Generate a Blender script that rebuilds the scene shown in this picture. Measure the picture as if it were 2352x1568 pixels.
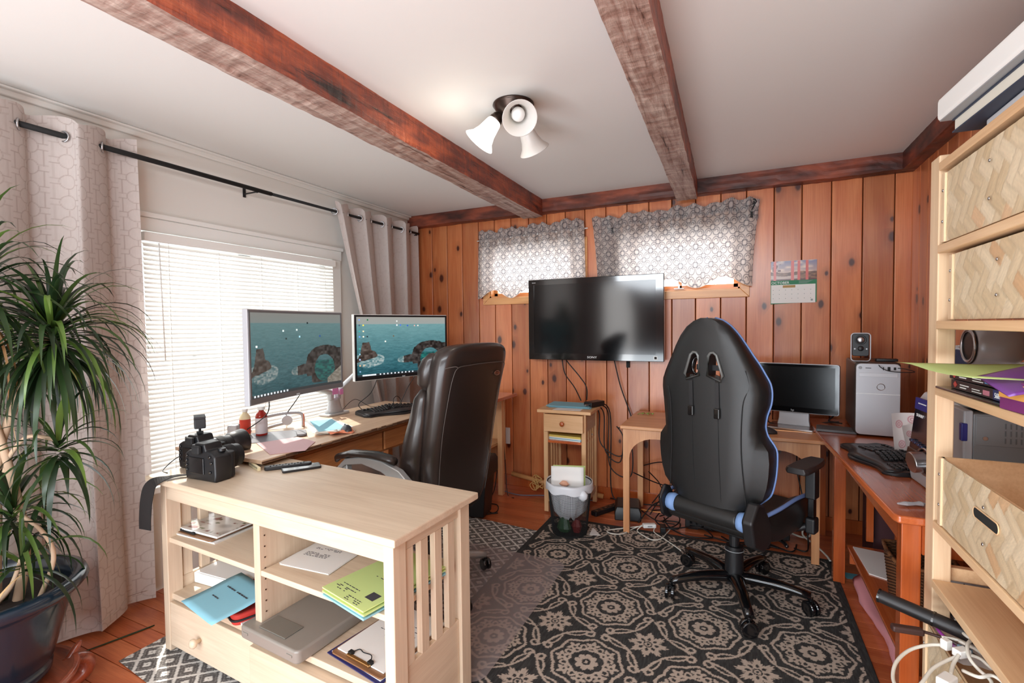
import bpy, bmesh, math, random
import numpy as np
from mathutils import Vector, Matrix, noise
for _o in list(bpy.data.objects): bpy.data.objects.remove(_o)
rnd = random.Random(7)
SC = bpy.context.scene
COL = SC.collection
PI = math.pi
R = math.radians
# ------------------------------------------------------------------ camera
cam_d = bpy.data.cameras.new('camera'); cam = bpy.data.objects.new('camera', cam_d); COL.objects.link(cam)
cam_d.sensor_width = 36; cam_d.lens = 36*1110/2352; cam_d.clip_start = .02
_dn = Vector((373, 33900, 1110)).normalized()
_y = Vector((523, 0, 1110)); _y.y = -(_dn.x*_y.x+_dn.z*_y.z)/_dn.y; _y.normalize()
_x = _dn.cross(_y)
if _x.x < 0: _x = -_x
_z = -_dn
# rows: world axes written in image axes (x right, y down, z forward)
M = Matrix((( _x.x, -_x.y, -_x.z), (_y.x, -_y.y, -_y.z), (_z.x, -_z.y, -_z.z)))
cam.matrix_world = Matrix.Translation((0, 0, 1.36)) @ M.to_4x4()
SC.camera = cam
# ------------------------------------------------------------------ world, sun, added fill lights
W = bpy.data.worlds.new('world'); SC.world = W; W.use_nodes = True
bg = W.node_tree.nodes['Background']; bg.inputs[0].default_value = (.93, .97, 1, 1); bg.inputs[1].default_value = 4.6
def light(name, kind, loc, aim, energy, color=(1, 1, 1), **k):
    d = bpy.data.lights.new(name, kind); d.energy = energy; d.color = color
    for a, b in k.items(): setattr(d, a, b)
    o = bpy.data.objects.new(name, d); COL.objects.link(o); o.location = loc
    o.rotation_euler = Vector(aim).to_track_quat('-Z', 'Y').to_euler()
    return o
light('sun', 'SUN', (-6, 5, 6), (.78, -.42, -.98), 7, (1, .95, .86), angle=.012)
light('window_daylight_back', 'AREA', (-1.95, -1.42, 1.15), (.25, 1, .05), 16, (1, .99, .97), shape='RECTANGLE', size=.5, size_y=1.9)  # added fill strip at the back wall, where no window is built
light('soft_fill', 'AREA', (-.6, -1.35, 2.15), (-.1, 1, -.32), 68, (.87, .94, 1), shape='RECTANGLE', size=2.8, size_y=.4)
light('bounce_flash', 'AREA', (-.8, -.75, .42), (0, 1.1, 1), 80, (.84, .93, 1), shape='RECTANGLE', size=2.6, size_y=1.2)  # added upward panel standing in for light bounced off the ceiling
SC.view_settings.view_transform = 'Standard'; SC.view_settings.look = 'None'
SC.view_settings.exposure = .16; SC.view_settings.gamma = 1; SC.view_settings.use_curve_mapping = False
cy = SC.cycles; cy.use_denoising = True; cy.max_bounces = 9; cy.diffuse_bounces = 4; cy.glossy_bounces = 4
cy.transmission_bounces = 8; cy.transparent_max_bounces = 12; cy.sample_clamp_indirect = 8; cy.caustics_reflective = False; cy.caustics_refractive = False
# ------------------------------------------------------------------ materials
def lin(c):
    c = [v/255 for v in c]
    return tuple(v/12.92 if v <= .04045 else ((v+.055)/1.055)**2.4 for v in c)
def srgb(a):
    a = np.asarray(a, float)/255
    return np.where(a <= .04045, a/12.92, ((a+.055)/1.055)**2.4)
class NT:
    def __init__(s, name):
        s.m = bpy.data.materials.new(name); s.m.use_nodes = True; s.t = s.m.node_tree
        s.b = s.t.nodes['Principled BSDF']; s.out = s.t.nodes['Material Output']
    def n(s, typ, **k):
        x = s.t.nodes.new(typ)
        for a, b in k.items():
            if a == 'ins':
                for i, v in b.items():
                    if hasattr(v, 'is_output'): s.t.links.new(v, x.inputs[i])
                    else: x.inputs[i].default_value = v
            else: setattr(x, a, b)
        return x
    def l(s, a, b): s.t.links.new(a, b)
    def math(s, op, a, b=0.):
        return s.n('ShaderNodeMath', operation=op, ins={0: a, 1: b}).outputs[0]
    def mix(s, f, a, b, mode='MIX'):
        x = s.n('ShaderNodeMix', data_type='RGBA', blend_type=mode, ins={0: f, 6: a, 7: b}); return x.outputs[2]
    def ramp(s, f, stops, interp='LINEAR'):
        x = s.n('ShaderNodeValToRGB'); s.l(f, x.inputs[0]); x.color_ramp.interpolation = interp
        e = x.color_ramp.elements
        while len(e) < len(stops): e.new(.5)
        for q, (p, c) in zip(e, stops): q.position = p; q.color = tuple(c)+(1,) if len(c) == 3 else c
        return x.outputs[0]
    def bump(s, h, st=.3, dist=.002):
        x = s.n('ShaderNodeBump', ins={'Strength': st, 'Distance': dist, 'Height': h}); s.l(x.outputs[0], s.b.inputs['Normal'])
MATS = {}
def pm(name, c, rough=.5, metal=0, spec=.5, coat=0, trans=0, emit=None, es=1, alpha=1, bump=0, bs=80, var=0):
    if name in MATS: return MATS[name]
    N = NT(name); b = N.b; c = lin(c)
    b.inputs['Base Color'].default_value = c+(1,); b.inputs['Roughness'].default_value = rough
    b.inputs['Metallic'].default_value = metal; b.inputs['Specular IOR Level'].default_value = spec
    b.inputs['Coat Weight'].default_value = coat; b.inputs['Coat Roughness'].default_value = .12
    b.inputs['Transmission Weight'].default_value = trans; b.inputs['Alpha'].default_value = alpha
    if emit: b.inputs['Emission Color'].default_value = lin(emit)+(1,); b.inputs['Emission Strength'].default_value = es
    if bump or var:
        tc = N.n('ShaderNodeTexCoord'); nz = N.n('ShaderNodeTexNoise', ins={'Vector': tc.outputs['Object'], 'Scale': bs, 'Detail': 3.})
        if bump: N.bump(nz.outputs[0], bump)
        if var:
            n2 = N.n('ShaderNodeTexNoise', ins={'Vector': tc.outputs['Object'], 'Scale': bs*.12, 'Detail': 4.})
            cc = N.mix(n2.outputs[0], tuple(v*(1-var) for v in c)+(1,), tuple(min(1, v*(1+var)) for v in c)+(1,)); N.l(cc, b.inputs['Base Color'])
    MATS[name] = N.m; return N.m
def wood(name, c1, c2, axis=2, sc=1., rough=.4, coat=0., knots=0., ck=(70, 25, 12), vary=.25, bump=.15, grain=1.):
    if name in MATS: return MATS[name]
    N = NT(name); tc = N.n('ShaderNodeTexCoord'); oi = N.n('ShaderNodeObjectInfo')
    off = N.n('ShaderNodeCombineXYZ', ins={i: N.math('MULTIPLY', oi.outputs['Random'], v) for i, v in enumerate((37., 53., 71.))})
    v0 = N.n('ShaderNodeVectorMath', operation='ADD', ins={0: tc.outputs['Object'], 1: off.outputs[0]}).outputs[0]
    def mp(al, ac):
        s = [ac*sc]*3; s[axis] = al*sc
        return N.n('ShaderNodeMapping', ins={0: v0, 3: tuple(s)}).outputs[0]
    n1 = N.n('ShaderNodeTexNoise', ins={'Vector': mp(1.1, 11*grain), 'Scale': 1., 'Detail': 4., 'Roughness': .6, 'Distortion': .8})
    n2 = N.n('ShaderNodeTexNoise', ins={'Vector': mp(5., 160*grain), 'Scale': 1., 'Detail': 2.})
    n3 = N.n('ShaderNodeTexNoise', ins={'Vector': mp(1.5, 3.), 'Scale': 1., 'Detail': 2.})
    f = N.math('ADD', N.math('MULTIPLY', n1.outputs[0], .75), N.math('MULTIPLY', n2.outputs[0], .3))
    C1, C2 = lin(c1), lin(c2)
    col = N.ramp(f, [(.33, C2), (.5, tuple((a+b)/2 for a, b in zip(C1, C2))), (.66, C1)])
    dark = N.math('SUBTRACT', 1.12, N.math('MULTIPLY', n3.outputs[0], .5*vary/.25*.5))
    if vary: # each piece its own tone
        tone = N.math('ADD', N.math('MULTIPLY', N.math('FRACT', N.math('MULTIPLY', oi.outputs['Random'], 17.3)), vary), 1-vary*.6)
        dark = N.math('MULTIPLY', dark, tone)
    col = N.mix(1., col, N.n('ShaderNodeCombineColor', ins={0: dark, 1: dark, 2: dark}).outputs[0], 'MULTIPLY')
    if knots:
        sp_ = N.n('ShaderNodeSeparateXYZ', ins={0: v0}); kv = N.n('ShaderNodeCombineXYZ', ins={0: N.math('MULTIPLY', N.math('ADD', sp_.outputs[0], sp_.outputs[1]), 5.6), 1: N.math('MULTIPLY', sp_.outputs[2], 3.4)})
        vo = N.n('ShaderNodeTexVoronoi', voronoi_dimensions='2D', ins={'Vector': kv.outputs[0], 'Scale': 1., 'Randomness': 1.})
        cut_ = N.math('GREATER_THAN', N.n('ShaderNodeSeparateColor', ins={0: vo.outputs['Color']}).outputs[0], .42)
        nn = N.n('ShaderNodeTexNoise', ins={'Vector': mp(9., 25.), 'Scale': 1.})
        d = N.math('ADD', vo.outputs['Distance'], N.math('MULTIPLY', N.math('SUBTRACT', nn.outputs[0], .5), .08))
        szr = N.math('ADD', .55, N.math('MULTIPLY', N.n('ShaderNodeSeparateColor', ins={0: vo.outputs['Color']}).outputs[1], .9)); d = N.math('DIVIDE', d, szr)
        k = N.ramp(N.math('ADD', d, N.math('SUBTRACT', 1., cut_)), [(0, (1, 1, 1)), (.055*knots, (1, 1, 1)), (.1*knots, (.25, .25, .25)), (.26*knots, (0, 0, 0))])
        col = N.mix(k, col, lin(ck)+(1,))
    N.l(col, N.b.inputs['Base Color']); N.b.inputs['Roughness'].default_value = rough
    N.b.inputs['Coat Weight'].default_value = coat; N.b.inputs['Coat Roughness'].default_value = .24; N.b.inputs['Coat IOR'].default_value = 1.6
    N.bump(n2.outputs[0], bump, .001)
    MATS[name] = N.m; return N.m
def painted(name, rough=.8, emit=0, trans=0, bump=0, spec=.3, bs=900, sheen=0):
    """colour stored per vertex (printed or woven pattern)"""
    if name in MATS: return MATS[name]
    N = NT(name); at = N.n('ShaderNodeAttribute', attribute_name='Col')
    N.l(at.outputs[0], N.b.inputs['Base Color']); N.b.inputs['Roughness'].default_value = rough; N.b.inputs['Specular IOR Level'].default_value = spec
    if emit: N.l(at.outputs[0], N.b.inputs['Emission Color']); N.b.inputs['Emission Strength'].default_value = emit; N.b.inputs['Base Color'].default_value = (.02, .02, .02, 1); N.t.links.remove(N.b.inputs['Base Color'].links[0])
    if bump:
        tc = N.n('ShaderNodeTexCoord'); nz = N.n('ShaderNodeTexNoise', ins={'Vector': tc.outputs['Object'], 'Scale': bs, 'Detail': 1.}); N.bump(nz.outputs[0], bump)
    if trans:
        tr = N.n('ShaderNodeBsdfTranslucent'); N.l(at.outputs[0], tr.inputs[0])
        mx = N.n('ShaderNodeMixShader', ins={0: trans}); N.l(N.b.outputs[0], mx.inputs[1]); N.l(tr.outputs[0], mx.inputs[2]); N.l(mx.outputs[0], N.out.inputs[0])
    MATS[name] = N.m; return N.m
# ------------------------------------------------------------------ mesh builder
class MB:
    def __init__(s): s.v = []; s.f = []
    def add(s, vs, fs):
        k = len(s.v); s.v += [tuple(p) for p in vs]; s.f += [tuple(i+k for i in q) for q in fs]; return s
    def box(s, x0, x1, y0, y1, z0, z1):
        return s.add([(x, y, z) for x in (x0, x1) for y in (y0, y1) for z in (z0, z1)],
                     [(0, 1, 3, 2), (4, 6, 7, 5), (0, 4, 5, 1), (2, 3, 7, 6), (0, 2, 6, 4), (1, 5, 7, 3)])
    def cb(s, c, d, rot=None):
        """box by centre and size, optional matrix"""
        vs = [Vector((x*d[0]/2, y*d[1]/2, z*d[2]/2)) for x in (-1, 1) for y in (-1, 1) for z in (-1, 1)]
        if rot is not None: vs = [rot @ p for p in vs]
        return s.add([tuple(p+Vector(c)) for p in vs], [(0, 1, 3, 2), (4, 6, 7, 5), (0, 4, 5, 1), (2, 3, 7, 6), (0, 2, 6, 4), (1, 5, 7, 3)])
    def loft(s, rings, cap=True, closed=False):
        n = len(rings[0]); vs = [p for r in rings for p in r]; fs = []
        m = len(rings)
        for i in range(m if closed else m-1):
            a, b = i*n, ((i+1) % m)*n
            for j in range(n): fs.append((a+j, a+(j+1) % n, b+(j+1) % n, b+j))
        if cap and not closed: fs += [tuple(range(n))[::-1], tuple((m-1)*n+j for j in range(n))]
        return s.add(vs, fs)
    def prism(s, poly, a, b, ax='z'):
        def P(p, h): return {'z': (p[0], p[1], h), 'y': (p[0], h, p[1]), 'x': (h, p[0], p[1])}[ax]
        return s.loft([[P(p, a) for p in poly], [P(p, b) for p in poly]])
    def lathe(s, prof, n=24, c=(0, 0, 0), cap=True, rot=None, sx=1, sy=1):
        rings = []
        for r, z in prof:
            rg = [Vector((r*sx*math.cos(2*PI*i/n), r*sy*math.sin(2*PI*i/n), z)) for i in range(n)]
            if rot is not None: rg = [rot @ p for p in rg]
            rings.append([tuple(p+Vector(c)) for p in rg])
        return s.loft(rings, cap)
    def cyl(s, a, b, r, r2=None, n=16):
        return s.tube([a, b], [r, r if r2 is None else r2], n)
    def tube(s, pts, r, n=8, closed=False):
        pts = [Vector(p) for p in pts]; m = len(pts)
        rr = r if isinstance(r, (list, tuple)) else [r]*m
        rings = []; up = None
        for i, p in enumerate(pts):
            t = (pts[(i+1) % m if closed else min(i+1, m-1)]-pts[(i-1) % m if closed else max(i-1, 0)])
            if t.length < 1e-9: t = Vector((0, 0, 1))
            t.normalize()
            if up is None: up = Vector((0, 0, 1)) if abs(t.z) < .9 else Vector((1, 0, 0))
            s1 = t.cross(up)
            if s1.length < 1e-6: s1 = t.cross(Vector((1, .3, 0)))
            s1.normalize(); up = s1.cross(t).normalized()
            rings.append([tuple(p+(s1*math.cos(2*PI*k/n)+up*math.sin(2*PI*k/n))*rr[i]) for k in range(n)])
        return s.loft(rings, True, closed)
    def grid(s, nu, nv, fn):
        return s.add([fn(i/nu, j/nv) for j in range(nv+1) for i in range(nu+1)],
                     [(j*(nu+1)+i, j*(nu+1)+i+1, (j+1)*(nu+1)+i+1, (j+1)*(nu+1)+i) for j in range(nv) for i in range(nu)])
    def xf(s, mat): s.v = [tuple(mat @ Vector(p)) for p in s.v]; return s
def spl(pts, k=6, closed=False):
    P = [Vector(p) for p in pts]; n = len(P); out = []
    for i in range(n if closed else n-1):
        a, b, c, d = (P[(i-1) % n], P[i], P[(i+1) % n], P[(i+2) % n]) if closed else (P[max(i-1, 0)], P[i], P[i+1], P[min(i+2, n-1)])
        for q in range(k):
            t = q/k
            out.append(.5*((2*b)+(c-a)*t+(2*a-5*b+4*c-d)*t*t+(3*b-a-3*c+d)*t**3))
    if not closed: out.append(P[-1])
    return out
def rr(w, h, r, n=4, cx=0, cy=0):
    """rounded rectangle outline"""
    o = []
    for qx, qy, a in ((1, 1, 0), (-1, 1, 90), (-1, -1, 180), (1, -1, 270)):
        for i in range(n+1):
            t = R(a+90*i/n); o.append((cx+qx*(w/2-r)+r*math.cos(t), cy+qy*(h/2-r)+r*math.sin(t)))
    return o
def link(name, mesh, parent=None, loc=None, rot=None):
    o = bpy.data.objects.new(name, mesh); COL.objects.link(o)
    if parent is not None: o.parent = parent
    if loc is not None: o.location = loc
    if rot is not None: o.rotation_euler = rot
    return o
def ob(name, mb, mat, parent=None, loc=None, rot=None, bev=0, smooth=False, label=None, cat=None, group=None, kind=None, seg=2, sub=0, solid=0):
    me = bpy.data.meshes.new(name); me.from_pydata(mb.v, [], mb.f)
    bm = bmesh.new(); bm.from_mesh(me); bmesh.ops.recalc_face_normals(bm, faces=bm.faces); bm.to_mesh(me); bm.free()
    for m in (mat if isinstance(mat, (list, tuple)) else [mat]): me.materials.append(m)
    o = link(name, me, parent, loc, rot)
    if smooth: me.shade_smooth()
    if solid:
        q = o.modifiers.new('t', 'SOLIDIFY'); q.thickness = solid; q.offset = 0
    if bev:
        q = o.modifiers.new('b', 'BEVEL'); q.width = bev; q.segments = seg; q.limit_method = 'ANGLE'; q.angle_limit = R(40); q.harden_normals = True
        me.shade_smooth()
    if sub:
        q = o.modifiers.new('s', 'SUBSURF'); q.levels = q.render_levels = sub
    tag(o, label, cat, group, kind); return o
def tag(o, label=None, cat=None, group=None, kind=None):
    if label: o['label'] = label
    if cat: o['category'] = cat
    if group: o['group'] = group
    if kind: o['kind'] = kind
    return o
def thing(name, label, cat, loc=(0, 0, 0), rz=0, group=None, rot=None):
    o = bpy.data.objects.new(name, None); COL.objects.link(o); o.location = loc
    o.rotation_euler = rot if rot else (0, 0, rz); o.empty_display_size = .05
    return tag(o, label, cat, group)
def paint(name, nu, nv, pos, col, mat, parent=None, **k):
    """grid whose vertex i,j sits at pos(U,V) and has colour col(U,V); U,V numpy 0..1"""
    U, V = np.meshgrid(np.linspace(0, 1, nu+1), np.linspace(0, 1, nv+1))
    X, Y, Z = pos(U, V)
    vs = np.stack([X+0*U, Y+0*U, Z+0*U], -1).reshape(-1, 3).astype(np.float32)
    me = bpy.data.meshes.new(name); nvx = len(vs); nf = nu*nv
    idx = np.arange(nvx).reshape(nv+1, nu+1)
    q = np.stack([idx[:-1, :-1], idx[:-1, 1:], idx[1:, 1:], idx[1:, :-1]], -1).reshape(-1)
    me.vertices.add(nvx); me.vertices.foreach_set('co', vs.ravel())
    me.loops.add(nf*4); me.loops.foreach_set('vertex_index', q.astype(np.int32))
    me.polygons.add(nf); me.polygons.foreach_set('loop_start', np.arange(0, nf*4, 4, dtype=np.int32))
    me.polygons.foreach_set('loop_total', np.full(nf, 4, np.int32)); me.update(calc_edges=True)
    C = np.clip(srgb(col(U, V)), 0, 1).reshape(-1, 3)
    ca = me.color_attributes.new('Col', 'FLOAT_COLOR', 'POINT')
    ca.data.foreach_set('color', np.concatenate([C, np.ones((nvx, 1))], 1).astype(np.float32).ravel())
    me.materials.append(mat); me.shade_smooth()
    o = link(name, me, parent, k.get('loc'), k.get('rot'))
    if k.get('solid'):
        s = o.modifiers.new('t', 'SOLIDIFY'); s.thickness = k['solid']; s.offset = -1
    tag(o, k.get('label'), k.get('cat'), k.get('group'), k.get('kind')); return o
def mixc(m, a, b):
    m = np.clip(m, 0, 1)[..., None]; return np.asarray(b, float)*m+np.asarray(a, float)*(1-m)
_G = np.random.RandomState(3).rand(64, 64)
def vn(x, y):
    """value noise 0..1"""
    xi, yi = np.floor(x).astype(int), np.floor(y).astype(int); fx, fy = x-xi, y-yi
    fx, fy = fx*fx*(3-2*fx), fy*fy*(3-2*fy); g = lambda a, b: _G[a % 64, b % 64]
    return (g(xi, yi)*(1-fx)+g(xi+1, yi)*fx)*(1-fy)+(g(xi, yi+1)*(1-fx)+g(xi+1, yi+1)*fx)*fy
def text(s, size, mat, parent, loc, rot, ext=.0004, align='LEFT', name='lettering', label=None, sx=1):
    c = bpy.data.curves.new(name, 'FONT'); c.body = s; c.size = size; c.extrude = ext; c.align_x = align; c.resolution_u = 2
    c.materials.append(mat); o = bpy.data.objects.new(name, c); COL.objects.link(o); o.parent = parent
    o.location = loc; o.rotation_euler = rot; o.scale = (sx, 1, 1)
    bpy.context.view_layer.update()
    me = bpy.data.meshes.new_from_object(o.evaluated_get(bpy.context.evaluated_depsgraph_get())); bpy.data.objects.remove(o); bpy.data.curves.remove(c)
    o = bpy.data.objects.new(name, me); COL.objects.link(o); o.parent = parent; o.location = loc; o.rotation_euler = rot; o.scale = (sx, 1, 1)
    if label: o['label'] = label
    return o
def dup(root, **k):
    r = root.copy(); COL.objects.link(r)
    for a, b in k.items():
        if a in ('label', 'group', 'category'): r[a] = b
        else: setattr(r, a, b)
    for ch in list(root.children):
        c = ch.copy(); COL.objects.link(c); c.parent = r
        for g in list(ch.children):
            d = g.copy(); COL.objects.link(d); d.parent = c
    return r
def cable(label, pts, r, mat, name='cable', k=6, closed=False, group=None, cat='cable', parent=None):
    o = ob(name, MB().tube(spl(pts, k, closed), r, 6, closed), mat, parent, smooth=True)
    if parent is None: tag(o, label, cat, group)
    return o
# palette
white = pm('white_paint', (232, 230, 224), .6, bump=.05, bs=30)
wtrim = pm('white_trim_paint', (240, 240, 236), .35)
black = pm('black_plastic', (26, 26, 28), .42, bump=.03, bs=300)
blackg = pm('black_gloss', (14, 14, 16), .12, coat=.4)
blackm = pm('black_matte', (22, 22, 23), .75)
blackc = pm('black_cable_rubber', (18, 18, 19), .5)
steel = pm('brushed_steel', (190, 190, 192), .28, metal=1)
silver = pm('silver_plastic', (188, 188, 192), .35, metal=.25)
greyp = pm('grey_plastic', (150, 152, 154), .5)
whitep = pm('white_plastic', (236, 236, 232), .4)
cablew = pm('white_cable_rubber', (226, 222, 210), .5)
leather = pm('dark_brown_leather', (42, 34, 31), .3, bump=.12, bs=260, coat=.15)
pleather = pm('black_pu_leather', (27, 27, 27), .42, bump=.1, bs=380)
bluef = pm('pale_blue_fabric', (120, 152, 200), .75)
bluep = pm('blue_piping', (118, 148, 205), .55)
pine = wood('pale_pine', (218, 198, 173), (196, 172, 146), 0, 1, .45, vary=.12, bump=.1)
pinez = wood('pale_pine_upright', (218, 198, 173), (196, 172, 146), 2, 1, .45, vary=.12, bump=.1)
piney = wood('pale_pine_cross', (218, 198, 173), (196, 172, 146), 1, 1, .45, vary=.12, bump=.1)
honey = wood('honey_pine', (226, 184, 138), (202, 152, 104), 0, 1, .4, vary=.1)
honeyz = wood('honey_pine_upright', (226, 184, 138), (202, 152, 104), 2, 1, .4, vary=.1)
deskw = wood('table_beech', (214, 158, 112), (188, 126, 82), 0, 1, .38, vary=.1)
deskwz = wood('table_beech_upright', (214, 158, 112), (188, 126, 82), 2, 1, .38, vary=.1)
gloss = wood('glossy_orange_oak', (196, 104, 56), (164, 74, 34), 1, 1, .16, coat=.7, vary=.1)
glossz = wood('glossy_orange_oak_upright', (188, 96, 46), (150, 66, 28), 2, 1, .2, coat=.5, vary=.1)
oak = wood('old_oak', (186, 118, 68), (134, 76, 38), 1, 1.4, .4, vary=.1, bump=.4)
def paper(n, c): return pm(n, c, .8, spec=.2)
pwhite = paper('white_paper', (238, 236, 232)); pblue = paper('blue_paper', (140, 192, 208)); pgreen = paper('green_paper', (196, 216, 142))
pyel = paper('yellow_paper', (230, 205, 110)); ink = pm('printed_ink', (60, 60, 66), .8)
# ------------------------------------------------------------------ room shell
X0, X1, Y0, Y1, H = -2.74, .96, -1.5, 3.72, 2.36
plank_m = wood('knotty_pine_panelling', (218, 136, 84), (184, 92, 46), 2, 1, .34, coat=.5, knots=1., vary=.4, bump=.12)
floor_m = wood('orange_pine_floorboard', (214, 122, 76), (172, 80, 44), 0, 1, .28, coat=.4, vary=.3, bump=.15, grain=1.2)
dark_m = pm('dark_joint', (84, 38, 20), .9)
fl = ob('floor', MB().box(X0-.1, X1+.1, Y0-.1, Y1+.1, -.08, -.018), dark_m, kind='structure')
pw = .098; y = Y0; k = 0
fmesh = []
for q in range(3):
    b = MB().box(-.95, .95, -pw/2+.0008, pw/2-.0008, -.018, 0)
    o = ob('floorboard', b, floor_m, fl, bev=.0015, seg=1); fmesh.append(o)
first = True
while y < Y1:
    x = X0-rnd.random()*1.2
    while x < X1:
        src = fmesh[k % 3]
        if k < 3: o = src
        else: o = src.copy(); COL.objects.link(o); o.parent = fl
        L = rnd.choice((1.5, 1.9)); o.scale.x = (L-.002)/1.9
        c0, c1 = max(x, X0-.05), min(x+L, X1+.05)
        o.scale.x = max(.02, (c1-c0-.002)/1.9); o.location = ((c0+c1)/2, y+pw/2, 0); x += L; k += 1
    y += pw
ob('ceiling', MB().box(X0-.1, X1+.1, Y0-.1, Y1+.1, H, H+.1), pm('ceiling_paint', (230, 229, 225), .75, bump=.05, bs=40), kind='structure')
# far wall: backing board with openings + one plank each
WL = (-1.95, -1.14, 1.60, 1.99); WR = (-.80, .0, 1.60, 1.99)
wf = ob('wall_far', MB().box(X0-.1, WL[0], Y1, Y1+.12, 0, H).box(WL[1], WR[0], Y1, Y1+.12, 0, H).box(WR[1], X1+.1, Y1, Y1+.12, 0, H)
        .box(WL[0], WL[1], Y1, Y1+.12, 0, WL[2]).box(WL[0], WL[1], Y1, Y1+.12, WL[3], H).box(WR[0], WR[1], Y1, Y1+.12, 0, WR[2]).box(WR[0], WR[1], Y1, Y1+.12, WR[3], H), dark_m, kind='structure')
edges = [-2.74, -2.692, -2.539, -2.379, -2.221, -2.058, -1.901, -1.745, -1.582, -1.424, -1.264, -1.102, -.935, -.774, -.612, -.45, -.287, -.122, .04, .206, .367, .53, .695, .857, .96]
def plank(parent, a, b, z0, z1, axis='x', at=0):
    w = (b-a)/2-.0022; h = (z1-z0)/2
    if axis == 'x': m = MB().box(-w, w, -.018, 0, -h, h); loc = ((a+b)/2, at, (z0+z1)/2)
    else: m = MB().box(0, .018, -w, w, -h, h); m.v = [(x-.018, y, z) for x, y, z in m.v]; loc = (at, (a+b)/2, (z0+z1)/2)
    return ob('plank', m, plank_m, parent, loc, bev=.0045, seg=2)
for a, b in zip(edges, edges[1:]):
    cut = [w for w in (WL, WR) if b > w[0]+.01 and a < w[1]-.01]
    if cut: plank(wf, a, b, 0, 1.60, at=Y1); plank(wf, a, b, 1.99, 2.30, at=Y1)
    else: plank(wf, a, b, 0, 2.30, at=Y1)
# right wall
wr = ob('wall_right', MB().box(X1, X1+.12, Y0-.1, Y1+.1, 0, H), dark_m, kind='structure')
yy = Y1-.02
while yy > -.3:
    plank(wr, yy-.135, yy, 0, 2.30, 'y', X1); yy -= .135
ob('wall_back', MB().box(X0-.1, X1+.1, Y0-.12, Y0, 0, H), wood('dark_back_panelling', (120, 64, 36), (84, 40, 20), 2), kind='structure')
# left wall with the big window
A0, A1, B0, B1 = 1.40, 2.68, .55, 1.86
ob('wall_left', MB().box(X0-.15, X0, Y0, A0, 0, H).box(X0-.15, X0, A1, Y1, 0, H).box(X0-.15, X0, A0, A1, 0, B0).box(X0-.15, X0, A0, A1, B1, H), white, kind='structure')
w1 = thing('window_1', None, None, (X0, 0, 0)); w1['kind'] = 'structure'
ob('casing', MB().box(-.002, .022, A0-.09, A1+.09, B1, B1+.07).box(-.002, .034, A0-.10, A1+.10, B1+.07, B1+.095), wtrim, w1, bev=.004)
ob('casing', MB().box(-.002, .02, A0-.08, A0, B0, B1), wtrim, w1, bev=.003)
ob('casing', MB().box(-.002, .02, A1, A1+.08, B0, B1), wtrim, w1, bev=.003)
ob('window_sill', MB().box(-.1, .05, A0-.1, A1+.1, B0-.03, B0), wtrim, w1, bev=.004)
for a, b in ((A0, (A0+A1)/2), ((A0+A1)/2, A1)):
    s = ob('sash', MB().box(-.11, -.07, a, a+.04, B0, B1).box(-.11, -.07, b-.04, b, B0, B1).box(-.11, -.07, a, b, B0, B0+.05).box(-.11, -.07, a, b, B1-.05, B1)
       .box(-.105, -.075, (a+b)/2-.01, (a+b)/2+.01, B0, B1).box(-.105, -.075, a, b, 1.2, 1.22), wtrim, w1)
glass = NT('window_glass'); _g = glass.n('ShaderNodeBsdfGlossy', ins={1: .02}); _t = glass.n('ShaderNodeBsdfTransparent'); _f = glass.n('ShaderNodeValue'); _f.outputs[0].default_value = .07
_mx = glass.n('ShaderNodeMixShader', ins={0: _f.outputs[0]}); glass.l(_t.outputs[0], _mx.inputs[1]); glass.l(_g.outputs[0], _mx.inputs[2]); glass.l(_mx.outputs[0], glass.out.inputs[0]); glass = glass.m
ob('pane', MB().box(-.092, -.088, A0+.03, A1-.03, B0+.04, B1-.04), glass, w1)
# high windows in the far wall
sunwood = wood('window_pine', (226, 168, 108), (196, 128, 72), 0, 1, .35, coat=.2, vary=.1)
for i, (a, b, c, d) in enumerate((WL, WR)):
    w = thing('window_%d' % (i+2), None, None, (0, Y1, 0)); w['kind'] = 'structure'
    F = .06
    ob('casing', MB().prism([(a-F, c-F), (b+F, c-F), (b, c), (a, c)], -.034, -.018, 'y'), sunwood, w, bev=.003)
    ob('casing', MB().prism([(a-F, d+F), (b+F, d+F), (b, d), (a, d)], -.034, -.018, 'y'), sunwood, w, bev=.003)
    ob('casing', MB().prism([(a-F, c-F), (a, c), (a, d), (a-F, d+F)], -.034, -.018, 'y'), sunwood, w, bev=.003)
    ob('casing', MB().prism([(b+F, c-F), (b, c), (b, d), (b+F, d+F)], -.034, -.018, 'y'), sunwood, w, bev=.003)
    ob('jamb', MB().box(a, b, -.018, .1, c-.001, c+.012).box(a, b, -.018, .1, d-.012, d).box(a, a+.012, -.018, .1, c, d).box(b-.012, b, -.018, .1, c, d), sunwood, w)
    ob('sash', MB().box(a+.012, b-.012, .05, .08, c+.012, c+.04).box(a+.012, b-.012, .05, .08, d-.04, d-.012).box(a+.012, a+.04, .05, .08, c, d).box(b-.04, b-.012, .05, .08, c, d).box((a+b)/2-.012, (a+b)/2+.012, .05, .08, c, d), sunwood, w)
    ob('pane', MB().box(a+.03, b-.03, .063, .067, c+.03, d-.03), glass, w)
    ob('window_catch', MB().box((a+b)/2-.035, (a+b)/2+.035, -.028, -.006, c+.012, c+.018).box((a+b)/2-.006, (a+b)/2+.006, -.02, -.008, c+.018, c+.045), steel, w, bev=.002)
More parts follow.
